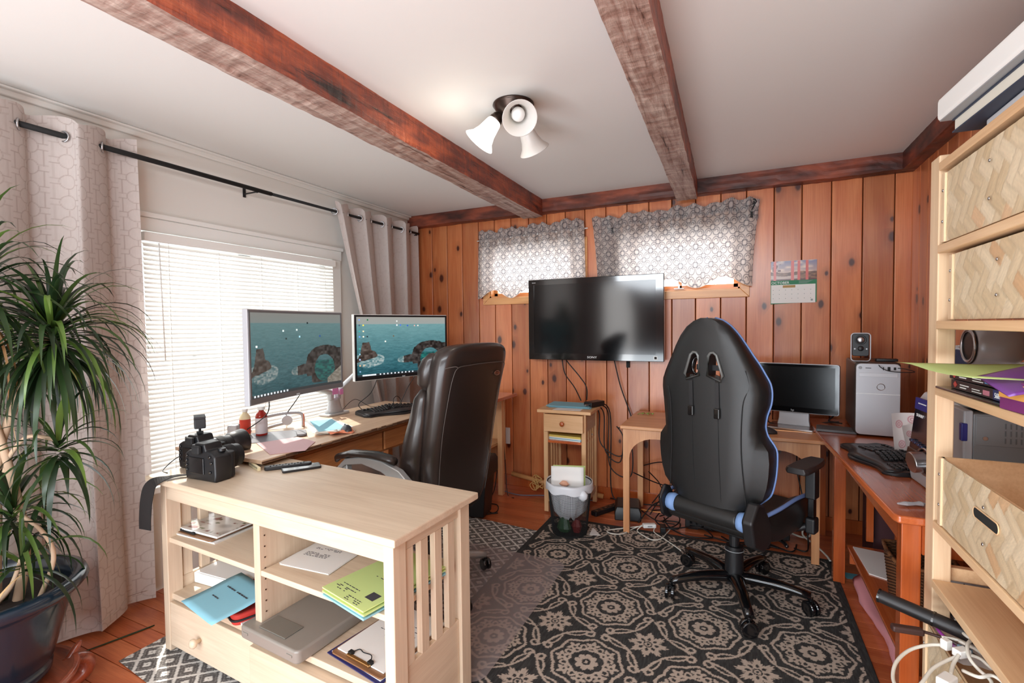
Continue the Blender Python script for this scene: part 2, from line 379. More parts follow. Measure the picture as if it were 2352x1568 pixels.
# hewn beams
def beam(name, p0, p1, w, h, zt, seed):
    """p0,p1 centre line (x,y); rough hewn box hanging from zt"""
    d = Vector((p1[0]-p0[0], p1[1]-p0[1], 0)); L = d.length; d.normalize(); s = Vector((-d.y, d.x, 0))
    n = int(L/.03); prof = []
    K = 9
    side = [(-w/2, 0)]+[(-w/2, -h*i/5) for i in range(1, 5)]+[(-w/2+w*i/K, -h) for i in range(K+1)]+[(w/2, -h*(1-i/5)) for i in range(1, 5)]+[(w/2, 0)]
    rings = []
    for i in range(n+1):
        t = L*i/n; rg = []
        for (u, v) in side:
            q = Vector((t*3.2, u*40+seed, v*40))
            e = noise.noise(q)*.005+noise.noise(Vector((t*22, u*30+seed, v*12)))*.0035
            ew = .006*noise.noise(Vector((t*2.5, seed, 3+math.copysign(1, u))))
            uu = u+math.copysign(e*.6+ew, u) if abs(abs(u)-w/2) < 1e-6 else u
            vv = v+e*1.1 if v < -h+1e-6 else v
            if v == 0: vv = .01
            p = Vector((p0[0], p0[1], zt))+d*t+s*uu; rg.append((p.x, p.y, zt+vv))
        rings.append(rg)
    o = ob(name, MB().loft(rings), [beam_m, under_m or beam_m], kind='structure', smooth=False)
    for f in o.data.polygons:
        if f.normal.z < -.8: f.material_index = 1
    return o
N = NT('hewn_beam_stain'); tc = N.n('ShaderNodeTexCoord')
mpv = N.n('ShaderNodeMapping', ins={0: tc.outputs['Object'], 3: (26, 2.6, 26)}).outputs[0]
mp2 = N.n('ShaderNodeMapping', ins={0: tc.outputs['Object'], 3: (9, 5, 9)}).outputs[0]
mp3 = N.n('ShaderNodeMapping', ins={0: tc.outputs['Object'], 3: (7, 32, 7)}).outputs[0]
na = N.n('ShaderNodeTexNoise', ins={'Vector': mpv, 'Scale': 1., 'Detail': 5., 'Roughness': .65, 'Distortion': .6}).outputs[0]
nb = N.n('ShaderNodeTexNoise', ins={'Vector': mp2, 'Scale': 1., 'Detail': 4.}).outputs[0]
nc = N.n('ShaderNodeTexNoise', ins={'Vector': mp3, 'Scale': 1., 'Detail': 3.}).outputs[0]
c = N.ramp(N.math('ADD', N.math('MULTIPLY', na, .5), N.math('MULTIPLY', nb, .5)), [(.34, lin((78, 38, 28))), (.46, lin((124, 56, 38))), (.56, lin((168, 80, 48))), (.7, lin((196, 108, 70)))])
crk = N.ramp(na, [(.30, (0, 0, 0)), (.38, (1, 1, 1))]); c = N.mix(crk, lin((34, 16, 12))+(1,), c)
N.l(c, N.b.inputs['Base Color']); N.b.inputs['Roughness'].default_value = .42; N.b.inputs['Specular IOR Level'].default_value = .7
N.bump(N.math('ADD', N.math('MULTIPLY', na, 1.), N.math('MULTIPLY', nc, .9)), 1., .012); beam_m = N.m
N = NT('dark_wall_beam_stain'); tc = N.n('ShaderNodeTexCoord')
na = N.n('ShaderNodeTexNoise', ins={'Vector': N.n('ShaderNodeMapping', ins={0: tc.outputs['Object'], 3: (4, 4, 14)}).outputs[0], 'Scale': 1., 'Detail': 5.}).outputs[0]
N.l(N.ramp(na, [(.35, lin((64, 34, 28))), (.52, lin((108, 54, 40))), (.68, lin((150, 76, 52)))]), N.b.inputs['Base Color']); N.b.inputs['Roughness'].default_value = .45; N.bump(na, .5, .004); beam2_m = N.m
def sheen_toned():  # pale grey window sheen painted into the colour of the beam undersides
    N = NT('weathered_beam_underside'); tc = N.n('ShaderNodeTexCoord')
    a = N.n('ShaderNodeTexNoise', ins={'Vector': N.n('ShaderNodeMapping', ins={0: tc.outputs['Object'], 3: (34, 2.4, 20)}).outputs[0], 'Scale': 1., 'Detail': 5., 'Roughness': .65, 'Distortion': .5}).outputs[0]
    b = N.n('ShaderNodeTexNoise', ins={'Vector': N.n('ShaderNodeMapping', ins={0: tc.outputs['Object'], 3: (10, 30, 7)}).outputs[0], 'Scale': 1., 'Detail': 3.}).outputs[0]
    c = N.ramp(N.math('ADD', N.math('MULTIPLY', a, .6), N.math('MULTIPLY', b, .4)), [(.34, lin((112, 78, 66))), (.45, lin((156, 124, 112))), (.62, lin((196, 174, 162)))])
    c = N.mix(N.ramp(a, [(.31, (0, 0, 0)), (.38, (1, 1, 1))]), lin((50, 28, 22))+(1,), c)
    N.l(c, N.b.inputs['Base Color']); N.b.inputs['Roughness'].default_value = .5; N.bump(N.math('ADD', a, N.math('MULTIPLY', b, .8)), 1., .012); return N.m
under_m = sheen_toned()
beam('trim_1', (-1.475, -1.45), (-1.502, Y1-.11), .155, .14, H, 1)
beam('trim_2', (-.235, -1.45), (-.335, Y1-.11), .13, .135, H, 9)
bm_ = beam_m; beam_m = beam2_m; under_m = None
beam('trim_3', (X0, Y1-.06), (X1, Y1-.06), .10, .10, H, 20)
beam('trim_4', (.915, Y1-.11), (.915, -1.45), .09, .10, H, 31)
beam_m = bm_
ob('trim_5', MB().box(X0, X0+.02, Y0, Y1, H-.035, H).box(X0, X0+.045, Y0, Y1, H-.012, H), white, kind='structure', bev=.006)
ob('baseboard_far', MB().box(X0, X1, Y1-.032, Y1-.018, 0, .09), glossz, kind='structure', bev=.003)
# ------------------------------------------------------------------ venetian blind
bl = thing('venetian_blind', 'wide white venetian blind covering the big window on the left', 'blind', (X0+.035, 0, 0))
slatm = NT('blind_slat'); slatm.b.inputs['Base Color'].default_value = (.9, .9, .87, 1); slatm.b.inputs['Roughness'].default_value = .4
_tr = slatm.n('ShaderNodeBsdfTranslucent', ins={0: (.9, .88, .8, 1)}); _mx = slatm.n('ShaderNodeMixShader', ins={0: .1}); slatm.l(slatm.b.outputs[0], _mx.inputs[1]); slatm.l(_tr.outputs[0], _mx.inputs[2]); slatm.l(_mx.outputs[0], slatm.out.inputs[0]); slatm = slatm.m
ob('head_rail', MB().box(-.028, .028, A0+.01, A1-.01, 1.805, 1.85), wtrim, bl, bev=.003)
sm = MB(); L = (A1-A0)/2-.015
def _s(u, v):
    x = (u-.5)*.026; return (x, (v-.5)*2*L, -(x/.013)**2*.0022)
sm.grid(4, 1, _s)
s0 = None; z = 1.79
while z > B0+.03:
    if s0 is None: s0 = ob('slat', sm, slatm, bl, smooth=True); s = s0
    else: s = s0.copy(); COL.objects.link(s); s.parent = bl
    s.location = (0, (A0+A1)/2, z); s.rotation_euler = (0, R(52), 0); z -= .0235
ob('bottom_rail', MB().box(-.013, .013, A0+.015, A1-.015, B0+.01, B0+.025), wtrim, bl, bev=.002)
for yy in (1.53, 1.80, 2.07, 2.34, 2.58):
    ob('ladder_cord', MB().box(-.0135, -.0125, yy-.0012, yy+.0012, B0+.02, 1.81).box(.0125, .0135, yy-.0012, yy+.0012, B0+.02, 1.81), slatm, bl)
ob('tilt_wand', MB().cyl((.03, 1.475, 1.8), (.034, 1.485, 1.2), .003, n=8), slatm, bl, smooth=True)
# ------------------------------------------------------------------ curtain rod and curtains
XR = X0+.115
rod = thing('curtain_rod', 'long thin black curtain rod above the big window', 'curtain rod', (XR, 0, 2.19))
ob('rod', MB().cyl((0, .5, .005), (0, 2.1, 0), .0125, n=12), blackm, rod, smooth=True)
ob('rod', MB().cyl((0, 2.1, 0), (0, 3.62, .006), .0095, n=12), blackm, rod, smooth=True)
for yy in (.62, 2.0, 3.58):
    ob('bracket', MB().box(-.115, -.108, yy-.008, yy+.008, -.03, .03).box(-.11, 0, yy-.004, yy+.004, -.014, -.008).box(-.006, .006, yy-.006, yy+.006, -.016, .0), blackm, rod)
curt_m = painted('curtain_jacquard', .85, trans=.18, bump=.05, bs=1500, spec=.15)
def curtpat(s, z, strength=1.):
    base = np.array([204., 194, 189]); line = np.array([150., 130, 122])
    P, Q = .118, .088
    a = (s/P) % 1*P-P/2; b = (z/Q) % 1*Q-Q/2
    k2 = (np.floor(s/P) % 2).astype(bool)
    b2 = np.where(k2, ((z+Q/2)/Q) % 1*Q-Q/2, b)
    r = np.hypot(a, b2*1.05); th = .0017
    m = np.exp(-((r-.031)/th)**2)
    m = np.maximum(m, np.exp(-((np.abs(b2)-.012)/th)**2)*(np.abs(a) > .030))
    m = np.maximum(m, np.exp(-((np.abs(a)-.046)/th)**2)*(np.abs(b2) > .010))
    m = np.maximum(m, np.exp(-(a/th)**2)*(np.abs(b2) > .032))
    weave = (vn(s*900, z*60)-.5)*5
    return mixc(m*.5*strength, base, line)+weave[..., None]
def curtain(name, label, y0, y1, waves, amp, top, bot, ds, shift, nu, nv, pat=1., flare=0):
    t = thing(name, label, 'curtain', (XR, 0, 0), group='grommet curtains at the big window')
    Lc = (y1-y0)*1.75
    def pos(U, V):
        z = bot+(top-bot)*V
        ph = 2*PI*waves*U
        ry = y0+(y1-y0)*U+shift(U, V)
        x = amp*np.sin(ph+.0)*(.75+.5*(1-V)*vn(U*7+3, V*2))+.01*(vn(U*9, V*4)-.5)+flare*(1-V)**2*np.sin(ph*.5+1)
        y = ry+.018*np.sin(2*ph+1.1)*(1+.5*(1-V))
        zz = z+.012*np.cos(2*ph)*(V > .97)+.02*np.sin(PI*U*3)*(V < .02)
        return x, y, zz
    paint('cloth', nu, nv, pos, lambda U, V: curtpat(U*Lc, V*(top-bot), pat), curt_m, t)
    for i in range(waves*2):
        u = (i+.5)/(waves*2)*1.0; u = (i/2)/waves+.0
        yy = y0+(y1-y0)*u+shift(np.float64(u), np.float64(1.))+.018*math.sin(2*PI*waves*u*2+1.1)
        rg = MB().tube([(0, .0215*math.cos(a), .0215*math.sin(a)) for a in [2*PI*q/16 for q in range(16)]], .0042, 6, True)
        ob('grommet', rg, steel, t, (0, yy, 2.19), (0, 0, R(60 if i % 2 else -60)), smooth=True)
    return t
curtain('curtain', 'grey patterned curtain at the near side of the window, behind the potted plant', .5, 1.35, 3, .052, 2.262, .018, 0, lambda U, V: .03*(1-V)*(U-.6), 380, 620, 1, .02)
curtain('curtain', 'plainer grey curtain bunched at the far side of the window by the pine wall', 2.60, 3.60, 4, .04, 2.255, .03, 0, lambda U, V: .42*np.clip((1-V)/.65, 0, 1.2)*np.clip(1-U, 0, 1)**2.2, 240, 260, .3, .01)
# ------------------------------------------------------------------ valances on the far wall
val_m = painted('valance_print', .85, trans=.62, spec=.1)
def valpat(x, z):
    P = .125; base = np.array([224., 222, 219]); line = np.array([88., 90, 100])
    m = np.zeros_like(x); th = .0025
    xx = (x/P) % 1-.5; zz = (z/P) % 1-.5
    for cx_, cz in ((-.25, -.25), (.25, -.25), (-.25, .25), (.25, .25)):
        r = np.hypot(xx-cx_, zz-cz)*P; an = np.arctan2(zz-cz, (xx-cx_)*np.sign(-cx_+1e-9))
        m = np.maximum(m, np.exp(-((r-.026)/th)**2)); m = np.maximum(m, np.exp(-((r-.013)/th)**2)*(an > -.6))
    m = np.maximum(m, (np.exp(-(((np.maximum(abs(xx), abs(zz)))*P-.015)/th)**2)))
    ex = .5-abs(xx); ez = .5-abs(zz)
    m = np.maximum(m, np.exp(-((np.maximum(ex, ez)*P-.017)/th)**2))
    return mixc(m*.85, base, line)
def valance(label, x0, x1, ztop, zbot, tilt, taper, brackets):
    t = thing('valance', label, 'valance', (0, Y1-.085, 0), group='short patterned valances over the high windows')
    Lc = (x1-x0)*1.25
    def pos(U, V):
        ruf = np.clip((V-.86)/.1, 0, 1)
        sc = .022*np.abs(np.sin(PI*(U*2.0+.08)))**.8
        zb = zbot+(ztop-zbot)*V+tilt*(U-.5)*np.clip(V*1.4-.2, 0, 1)
        zz = zb-(1-np.clip(V/.2, 0, 1))*.035*np.cos(2*PI*U*3)+.010*np.sin(U*61)*ruf+.008*np.sin(U*23+1)*ruf
        xw = x0+(x1-x0)*U+taper*(.5-U)*2*(V)**1.5*.5
        y = .016*np.sin(U*2*PI*7+2*vn(U*5, V*2))*(.5+.5*V)+.007*np.sin(U*2*PI*23)*(V > .75)-.012*np.exp(-((V-.86)/.03)**2)*-1
        return xw, y, zz
    paint('cloth', 330, 150, pos, lambda U, V: valpat(U*Lc, V*(ztop-zbot)), val_m, t)
    return t
v1 = valance('shorter patterned valance over the left high window, on a thin white rod', -2.035, -1.08, 2.17, 1.625, .025, .03, 0)
ob('rod', MB().cyl((-2.05, .034, 2.09), (-1.07, .034, 2.11), .005, n=8), whitep, v1, smooth=True)
v2 = valance('wider patterned valance over the right high window, on a black scrolled rod', -.985, .075, 2.185, 1.645, .03, -.09, 0)
ob('rod', MB().cyl((-.93, .036, 2.11), (.06, .036, 2.135), .007, n=8), blackm, v2, smooth=True)
for sx, xx, zz in ((-1, -.89, 2.115), (1, .055, 2.135)):
    sc = [(xx+sx*(.02+.022*math.cos(a)*(1-q*.05)), .01, zz+.035+.022*math.sin(a)*(1-q*.05)) for q, a in enumerate([i*.55 for i in range(14)])]
    ob('scroll_bracket', MB().tube([(xx, .03, zz-.06), (xx+sx*.012, .02, zz-.02)]+sc, .005, 6).box(xx-.004, xx+.022, .0, .06, zz-.07, zz-.03), blackm, v2, smooth=False)
# ------------------------------------------------------------------ rugs and chair mat
rug_m = painted('woven_rug', .92, bump=.5, spec=.1, bs=420)
def tri(x): return 2*np.abs(x-np.floor(x+.5))
def rugcol(u, v, W_, L_):
    P = .414
    x = ((u-.238)/P+.5) % 1-.5; y = ((v-.12)/P+.5) % 1-.5     # medallion centres at cell centres
    jit = (vn(u*260, v*260)-.5)*.012; x = x+jit; y = y+(vn(u*260+9, v*260)-.5)*.012
    r = np.hypot(x, y); t = np.arctan2(y, x)
    def band(d, w): return np.abs(d) < w
    m = r < .018
    m |= (r > .045) & (r < .082+.035*np.abs(np.cos(4*t))**.7)
    m |= band(r-(.165+.018*np.abs(np.sin(4*t))), .0125)
    a8 = (t/(PI/4)+.5) % 1-.5; rb = .243; dx = r*np.cos(a8*PI/4)-rb; dy = r*np.sin(a8*PI/4); rbq = np.hypot(dx, dy); tb = np.arctan2(dy, dx)
    m |= (rbq < .056+.020*np.cos(5*tb)) & (rbq > .014)
    a16 = (t/(PI/4)) % 1-.5; dx = r*np.cos(a16*PI/4)-.215; dy = r*np.sin(a16*PI/4); m |= band(np.hypot(dx*.8, dy)-.028, .009)
    m |= band(r-(.315+.040*tri(t/(PI/4)+.5)), .0145)
    an = np.abs(((t/(PI/2)) % 1)-.5)*90          # 0 on the diagonals, 45 on the axes
    m |= band(r-.472, .0135) & (an < 37)
    m |= band(r-(.472-.06*np.abs(np.sin(np.radians(an)*5))), .011) & (an < 30) & (an > 3)
    # scrolls at the cell edges
    for sx, sy in ((1, 0), (-1, 0), (0, 1), (0, -1)):
        for k in (-1, 1):
            cx_, cy_ = (sx*.432, k*.088) if sx else (k*.088, sy*.432)
            q = np.hypot(x-cx_, y-cy_); th = np.arctan2((y-cy_), (x-cx_)); base = math.atan2(sy, sx)
            w = (((th-base)*k) % (2*PI))/(2*PI)
            m |= band(q-(.022+.034*w), .013)
    x2 = np.abs(x)-.5; y2 = np.abs(y)-.5; q = np.hypot(x2, y2); t2 = np.arctan2(y2, x2)
    t2 = np.arctan2((((v-.12)/P) % 1-.5)+0*jit, (((u-.238)/P) % 1-.5))
    R8 = .158+.034*np.cos(8*t2)+.014*np.cos(40*t2)+jit
    slot = (q > .055) & (q < .112) & (np.abs(((t2/(PI/4)+.5) % 1)-.5)*q*.785 < .017*np.sin(np.clip((q-.055)/.057, 0, 1)*PI))
    m |= (q < R8) & (q > .046) & ~slot
    m |= (q > .016) & (q < .032)
    bd = np.minimum(np.minimum(u, W_-u), np.minimum(v, L_-v)); m &= bd > .035
    lt = np.array([184., 168, 154]); dk = np.array([62., 61, 60])
    st = (vn(u*330, v*45)-.5)*26
    c = np.where(m[..., None], lt+st[..., None]*.5, dk+st[..., None]*.9)
    return c
RW, RL = 1.685, 2.25
paint('patterned_rug', 470, 620, lambda U, V: (-1.205+RW*U, .955+RL*V+.03*(U-.5), .0065+0*U), lambda U, V: rugcol(U*RW, (1-V)*RL, RW, RL), rug_m,
      solid=.006, label='black and taupe rug woven with floral medallions, under the gaming chair', cat='rug')
def graycol(u, v):
    a = u/.1235; b = v/.105
    p = (a+b); q = (a-b); fp = p % 1; fq = q % 1
    e = np.minimum(np.minimum(fp, 1-fp), np.minimum(fq, 1-fq))+(vn(u*300, v*300)-.5)*.05
    lt = np.array([214., 210, 204]); dk = np.array([98., 94, 92]); md = np.array([140., 136, 132])
    c = np.where((e < .075)[..., None], lt, dk)
    c = np.where(((e > .16) & (e < .20))[..., None], md, c)
    c = np.where((e > .33)[..., None], lt, c); c = np.where((e > .46)[..., None], md, c)
    return c+((vn(u*400, v*400)-.5)*26)[..., None]
def gpos(U, V):
    c = [(-2.30, 1.06), (-.95, .93), (-1.02, 2.905), (-2.26, 2.985)]
    x = (c[0][0]*(1-U)+c[1][0]*U)*(1-V)+(c[3][0]*(1-U)+c[2][0]*U)*V
    y = (c[0][1]*(1-U)+c[1][1]*U)*(1-V)+(c[3][1]*(1-U)+c[2][1]*U)*V
    return x, y, .0035+0*U
paint('diamond_rug', 380, 560, gpos, lambda U, V: graycol(gpos(U, V)[0]+1.49+.0618, gpos(U, V)[1]-2.724), rug_m, label='grey and white rug with small nested diamonds, under the desk chair', cat='rug')
matm = NT('clear_vinyl'); _d = matm.n('ShaderNodeBsdfPrincipled', ins={'Base Color': (.62, .55, .55, 1), 'Roughness': .22}); _t = matm.n('ShaderNodeBsdfTransparent', ins={0: (.93, .90, .89, 1)})
_mx = matm.n('ShaderNodeMixShader', ins={0: .22}); matm.l(_t.outputs[0], _mx.inputs[1]); matm.l(_d.outputs[0], _mx.inputs[2]); matm.l(_mx.outputs[0], matm.out.inputs[0])
ob('chair_mat', MB().prism(rr(1.12, 1.03, .07, 6, -1.44, 2.06), .0075, .0098), matm.m, label='clear plastic chair mat under the leather chair, overlapping both rugs', cat='mat')
# ------------------------------------------------------------------ low bookcase
BA = R(-2.95)
bc = thing('bookcase', 'low pale pine bookcase with slatted ends, papers on its shelves', 'bookcase', (-2.25, 1.154, 0), BA)
def bb(n, x0, x1, y0, y1, z0, z1, m=pine, p=bc, bev=.003, **k): return ob(n, MB().box(x0, x1, y0, y1, z0, z1), m, p, bev=bev, **k)
bb('top', 0, 1.362, 0, .452, .725, .75, bev=.005)
bb('front_rail', .075, 1.30, .034, .052, .655, .725); bb('back_rail', .075, 1.30, .40, .418, .655, .725)
for x in (.05, 1.288):
    for y in (.032, .382): bb('leg', x, x+.040, y, y+.058, .009, .725, pinez)
    bb('side_rail', x+.006, x+.03, .08, .382, .672, .725, piney); bb('side_panel', x+.008, x+.028, .08, .382, .03, .30, piney)
    for q in range(4): bb('slat', x+.007, x+.029, .098+q*.074, .136+q*.074, .30, .672, pinez, bev=.002)
bb('divider', .655, .69, .04, .418, .25, .725, pinez)
bb('shelf', .078, .655, .042, .418, .468, .488); bb('shelf', .69, 1.292, .042, .418, .468, .488)
bb('deck', .078, 1.292, .045, .418, .226, .25)
for nm, a, b, v in (('drawer', .09, .645, .034), ('drawer', .655, 1.282, .012)):
    d = bb(nm, a, b, v, .40, .035, .218, bev=.004)
    if a < .5: ob('knob', MB().lathe([(.008, 0), (.008, .014), (.017, .022), (.019, .03), (.014, .038), (.004, .041)], 16, (.308, .034, .122), rot=Matrix.Rotation(R(90), 3, 'X')), pine, d, smooth=True)
ph = MB()
for x, y in ((.086, .056),): 
    for z in range(9): ph.cyl((x-.001, y, .33+z*.04), (x+.0012, y, .33+z*.04), .0028, n=8)
for z in range(9): ph.cyl((.688, .06, .33+z*.04), (.692, .06, .33+z*.04), .0028, n=8)
ob('peg_hole', ph, pm('hole_brown', (70, 44, 28), .9), bc)['kind'] = 'stuff'
BM = Matrix.Translation((-2.25, 1.154, 0)) @ Matrix.Rotation(BA, 4, 'Z')
def bl_(u, v, z): return tuple(BM @ Vector((u, v, z)))
def sheet(label, c, w, d, mat, rz=0, name='paper_sheet', th=.0012, group=None, curl=.004, seed=1, cat='paper', parent=None):
    def f(u, v):
        x, y = (u-.5)*w, (v-.5)*d
        return (x, y, th+curl*(noise.noise(Vector((u*2+seed, v*2, seed)))+.6)*(abs(u-.5)+abs(v-.5)))
    mb = MB().grid(8, 8, f); o = ob(name, mb, mat, parent, c, (0, 0, rz), smooth=True, solid=.0006)
    if parent is None: tag(o, label, cat, group)
    return o
def stack(label, c, w, d, h, mats, rz=0, name='paper_stack', cat='paper', n=None, jitter=.006, group=None):
    t = thing(name, label, cat, c, rz, group); n = n or len(mats)
    for i in range(n):
        j = rnd.uniform(-jitter, jitter); z0 = h*i/n
        ob('sheet', MB().cb((j, -j*.7, z0+h/n/2), (w, d, h/n*.96), Matrix.Rotation(j*1.5, 3, 'Z')), mats[min(i, len(mats)-1)], t)
    return t
def lines(parent, x0, x1, y0, n, dy, z, mat=ink, h=.003, seed=0, gap=.35, rz=0):
    """rows of small printed words"""
    r_ = random.Random(seed); mb = MB()
    for i in range(n):
        x = x0
        while x < x1:
            w = r_.uniform(.006, .02)
            if r_.random() > gap*.5: mb.box(x, min(x+w, x1), y0-i*dy, y0-i*dy+h, z, z+.0003)
            x += w+.004
    o = ob('print', mb, mat, parent); o['kind'] = 'stuff'; return o
# left upper shelf
c = bl_(.155, .185, .4895)
t = thing('folder', 'white card folder under the clipboard on the left upper shelf of the bookcase', 'folder', c, BA+.08)
ob('cover', MB().cb((0, 0, .004), (.33, .22, .003)), pwhite, t); ob('cover', MB().cb((.002, 0, .0), (.325, .215, .003)), pwhite, t)
t = thing('clipboard', 'brown clipboard with a black clip, lying under a magazine on the bookcase shelf', 'clipboard', bl_(.165, .19, .4975), BA+.02)
ob('board', MB().prism(rr(.29, .225, .012), 0, .004), wood('hardboard', (150, 108, 74), (120, 82, 54), 0, 2, .4), t, bev=.001)
ob('clip', MB().cb((-.03, -.095, .0075), (.10, .018, .006)).tube(spl([(-.06, -.1, .01), (-.045, -.118, .018), (-.015, -.118, .018), (.0, -.1, .01)]), .0016, 6).cb((-.075, -.095, .009), (.016, .02, .01)).cb((.014, -.095, .009), (.016, .02, .01)), blackm, t, bev=.001)
ob('sheet', MB().cb((.01, .02, .006), (.25, .19, .003)), pwhite, t)
def magcol(U, V):
    b = vn(U*9+3, V*7+1); a = vn(U*4+8, V*4)
    c = mixc((a-.35)*2, (226, 222, 214), (176, 168, 160)); c = mixc((b > .72)*.8, c, (120, 60, 52)); c = mixc((vn(U*12, V*11) > .80)*.8, c, (90, 100, 66))
    return mixc((V < .1), c, (232, 228, 222))
t = thing('magazine', 'glossy pale magazine with a food photograph, topmost on the left upper shelf', 'magazine', bl_(.19, .175, .507), BA+.06)
ob('pages', MB().cb((0, 0, .004), (.262, .165, .008)), pwhite, t, bev=.001)
paint('cover', 60, 40, lambda U, V: ((U-.5)*.264, (V-.5)*.167, .0085+.002*np.sin(U*3)), magcol, painted('print_gloss', .25, spec=.6), t)
ob('tape_dispenser', MB().prism([(.0, 0), (.05, 0), (.045, .02), (.03, .028), (.008, .022)], -.012, .012, 'y'), blackg, None, bl_(.58, .20, .4885), bev=.003, label='small black plastic gadget on the left upper shelf against the divider', cat='gadget')
# left lower deck
t = thing('paper_ream', 'open white ream of paper at the back of the left lower shelf', 'paper', bl_(.22, .26, .251), BA+.1)
ob('wrapper', MB().cb((0, 0, .022), (.30, .215, .044)), pwhite, t, bev=.003); ob('sheet', MB().cb((.004, 0, .047), (.29, .205, .004)), pwhite, t)
t = thing('zip_case', 'red zipped fabric case with black trim, under the blue paper', 'case', bl_(.47, .165, .251), BA-.35)
ob('body', MB().prism(rr(.27, .22, .03), .0, .045), pm('red_nylon', (188, 48, 38), .7, bump=.1, bs=200), t, bev=.01)
ob('zip', MB().tube([(p[0], p[1], .022) for p in rr(.276, .226, .03)], .004, 6, True), blackm, t)
ob('handle', MB().tube(spl([(-.135, -.05, .022), (-.165, -.03, .03), (-.168, .03, .03), (-.135, .05, .022)]), .007, 6), blackm, t, smooth=True)
bpap = sheet('large sheet of light blue paper with handwriting, hanging off the left lower shelf', bl_(.45, .065, .312), .285, .225, pblue, BA-.16, curl=.006, th=.004)
lines(bpap, -.11, .10, .03, 1, .03, .0085, h=.006, seed=4); lines(bpap, -.07, -.02, -.03, 1, .03, .0085, h=.005, seed=5)
bpap.rotation_euler = (R(5), R(-2), BA-.16)
stack('white booklets lying under the red case at the front of the left lower shelf', bl_(.535, .135, .2505), .20, .16, .012, [pwhite], BA-.3, n=2, name='booklet', cat='booklet')
# right upper shelf
t = stack('white sheets with printed lines on the right upper shelf', bl_(.805, .235, .4885), .225, .235, .004, [pwhite], BA+.12, n=3, jitter=.008)
lines(t, -.06, .09, .07, 3, .008, .0041, pm('brown_ink', (120, 80, 66), .8), seed=11); lines(t, -.07, .05, .03, 2, .008, .0041, seed=12); lines(t, -.08, .03, -.01, 4, .008, .0041, seed=13)
t = stack('stack of lime green flyers over yellow and blue sheets on the right upper shelf', bl_(1.165, .175, .4885), .225, .335, .03, [pblue, pblue, pblue, pyel, pgreen, pyel, pgreen], BA-.18, jitter=.006)
lines(t, -.08, .02, -.11, 2, .014, .0302, seed=21); lines(t, -.05, .08, -.02, 1, .01, .0302, seed=22); lines(t, -.09, -.03, -.13, 2, .01, .0302, seed=23); lines(t, .0, .07, -.145, 3, .008, .0302, seed=24)
ob('print', MB().box(.05, .09, -.12, -.085, .0302, .0306), ink, t)
# right lower deck
t = thing('document_case', 'flat grey translucent plastic document case sticking out of the bookcase', 'case', bl_(.79, .165, .2505), BA-.02)
gp = pm('smoky_grey_plastic', (136, 130, 122), .3, bump=.02, bs=60)
ob('body', MB().prism(rr(.32, .345, .02), 0, .047), gp, t, bev=.009, seg=3)
ob('latch_panel', MB().cb((-.01, -.11, .049), (.145, .075, .004)), pm('smoky_grey_panel', (110, 106, 98), .35), t, bev=.002)
for x in (-.12, .12): ob('latch', MB().cb((x, -.173, .026), (.028, .005, .008)), gp, t, bev=.001)
t = thing('binder', 'dark blue binder cover under the clipboard on the bookcase deck', 'folder', bl_(1.13, .215, .2505), BA-.12)
ob('cover', MB().cb((0, 0, .002), (.27, .30, .003)), pm('navy_card', (38, 40, 96), .5), t); ob('sheet', MB().cb((0, .002, .0045), (.25, .28, .002)), pwhite, t)
t = thing('clipboard', 'clipboard with a handwritten sheet and a brass clip, on the right lower deck', 'clipboard', bl_(1.13, .235, .2566), BA-.08)
ob('board', MB().prism(rr(.245, .325, .012), 0, .005), MATS['hardboard'], t, bev=.001)
s = ob('sheet', MB().cb((.0, .008, .0075), (.225, .30, .004)), pwhite, t); lines(s, -.07, .09, .1, 6, .022, .0096, seed=31, gap=.9)
brass = pm('brass', (212, 176, 120), .25, metal=1)
ob('clip', MB().cb((0, -.148, .012), (.11, .012, .008)), brass, t, bev=.002); ob('clip_wire', MB().tube(spl([(-.045, -.14, .014), (-.03, -.118, .02), (0, -.125, .024), (.03, -.118, .02), (.045, -.14, .014)]), .0018, 6).cb((-.047, -.138, .014), (.016, .014, .012)).cb((.047, -.138, .014), (.016, .014, .012)), blackm, t)
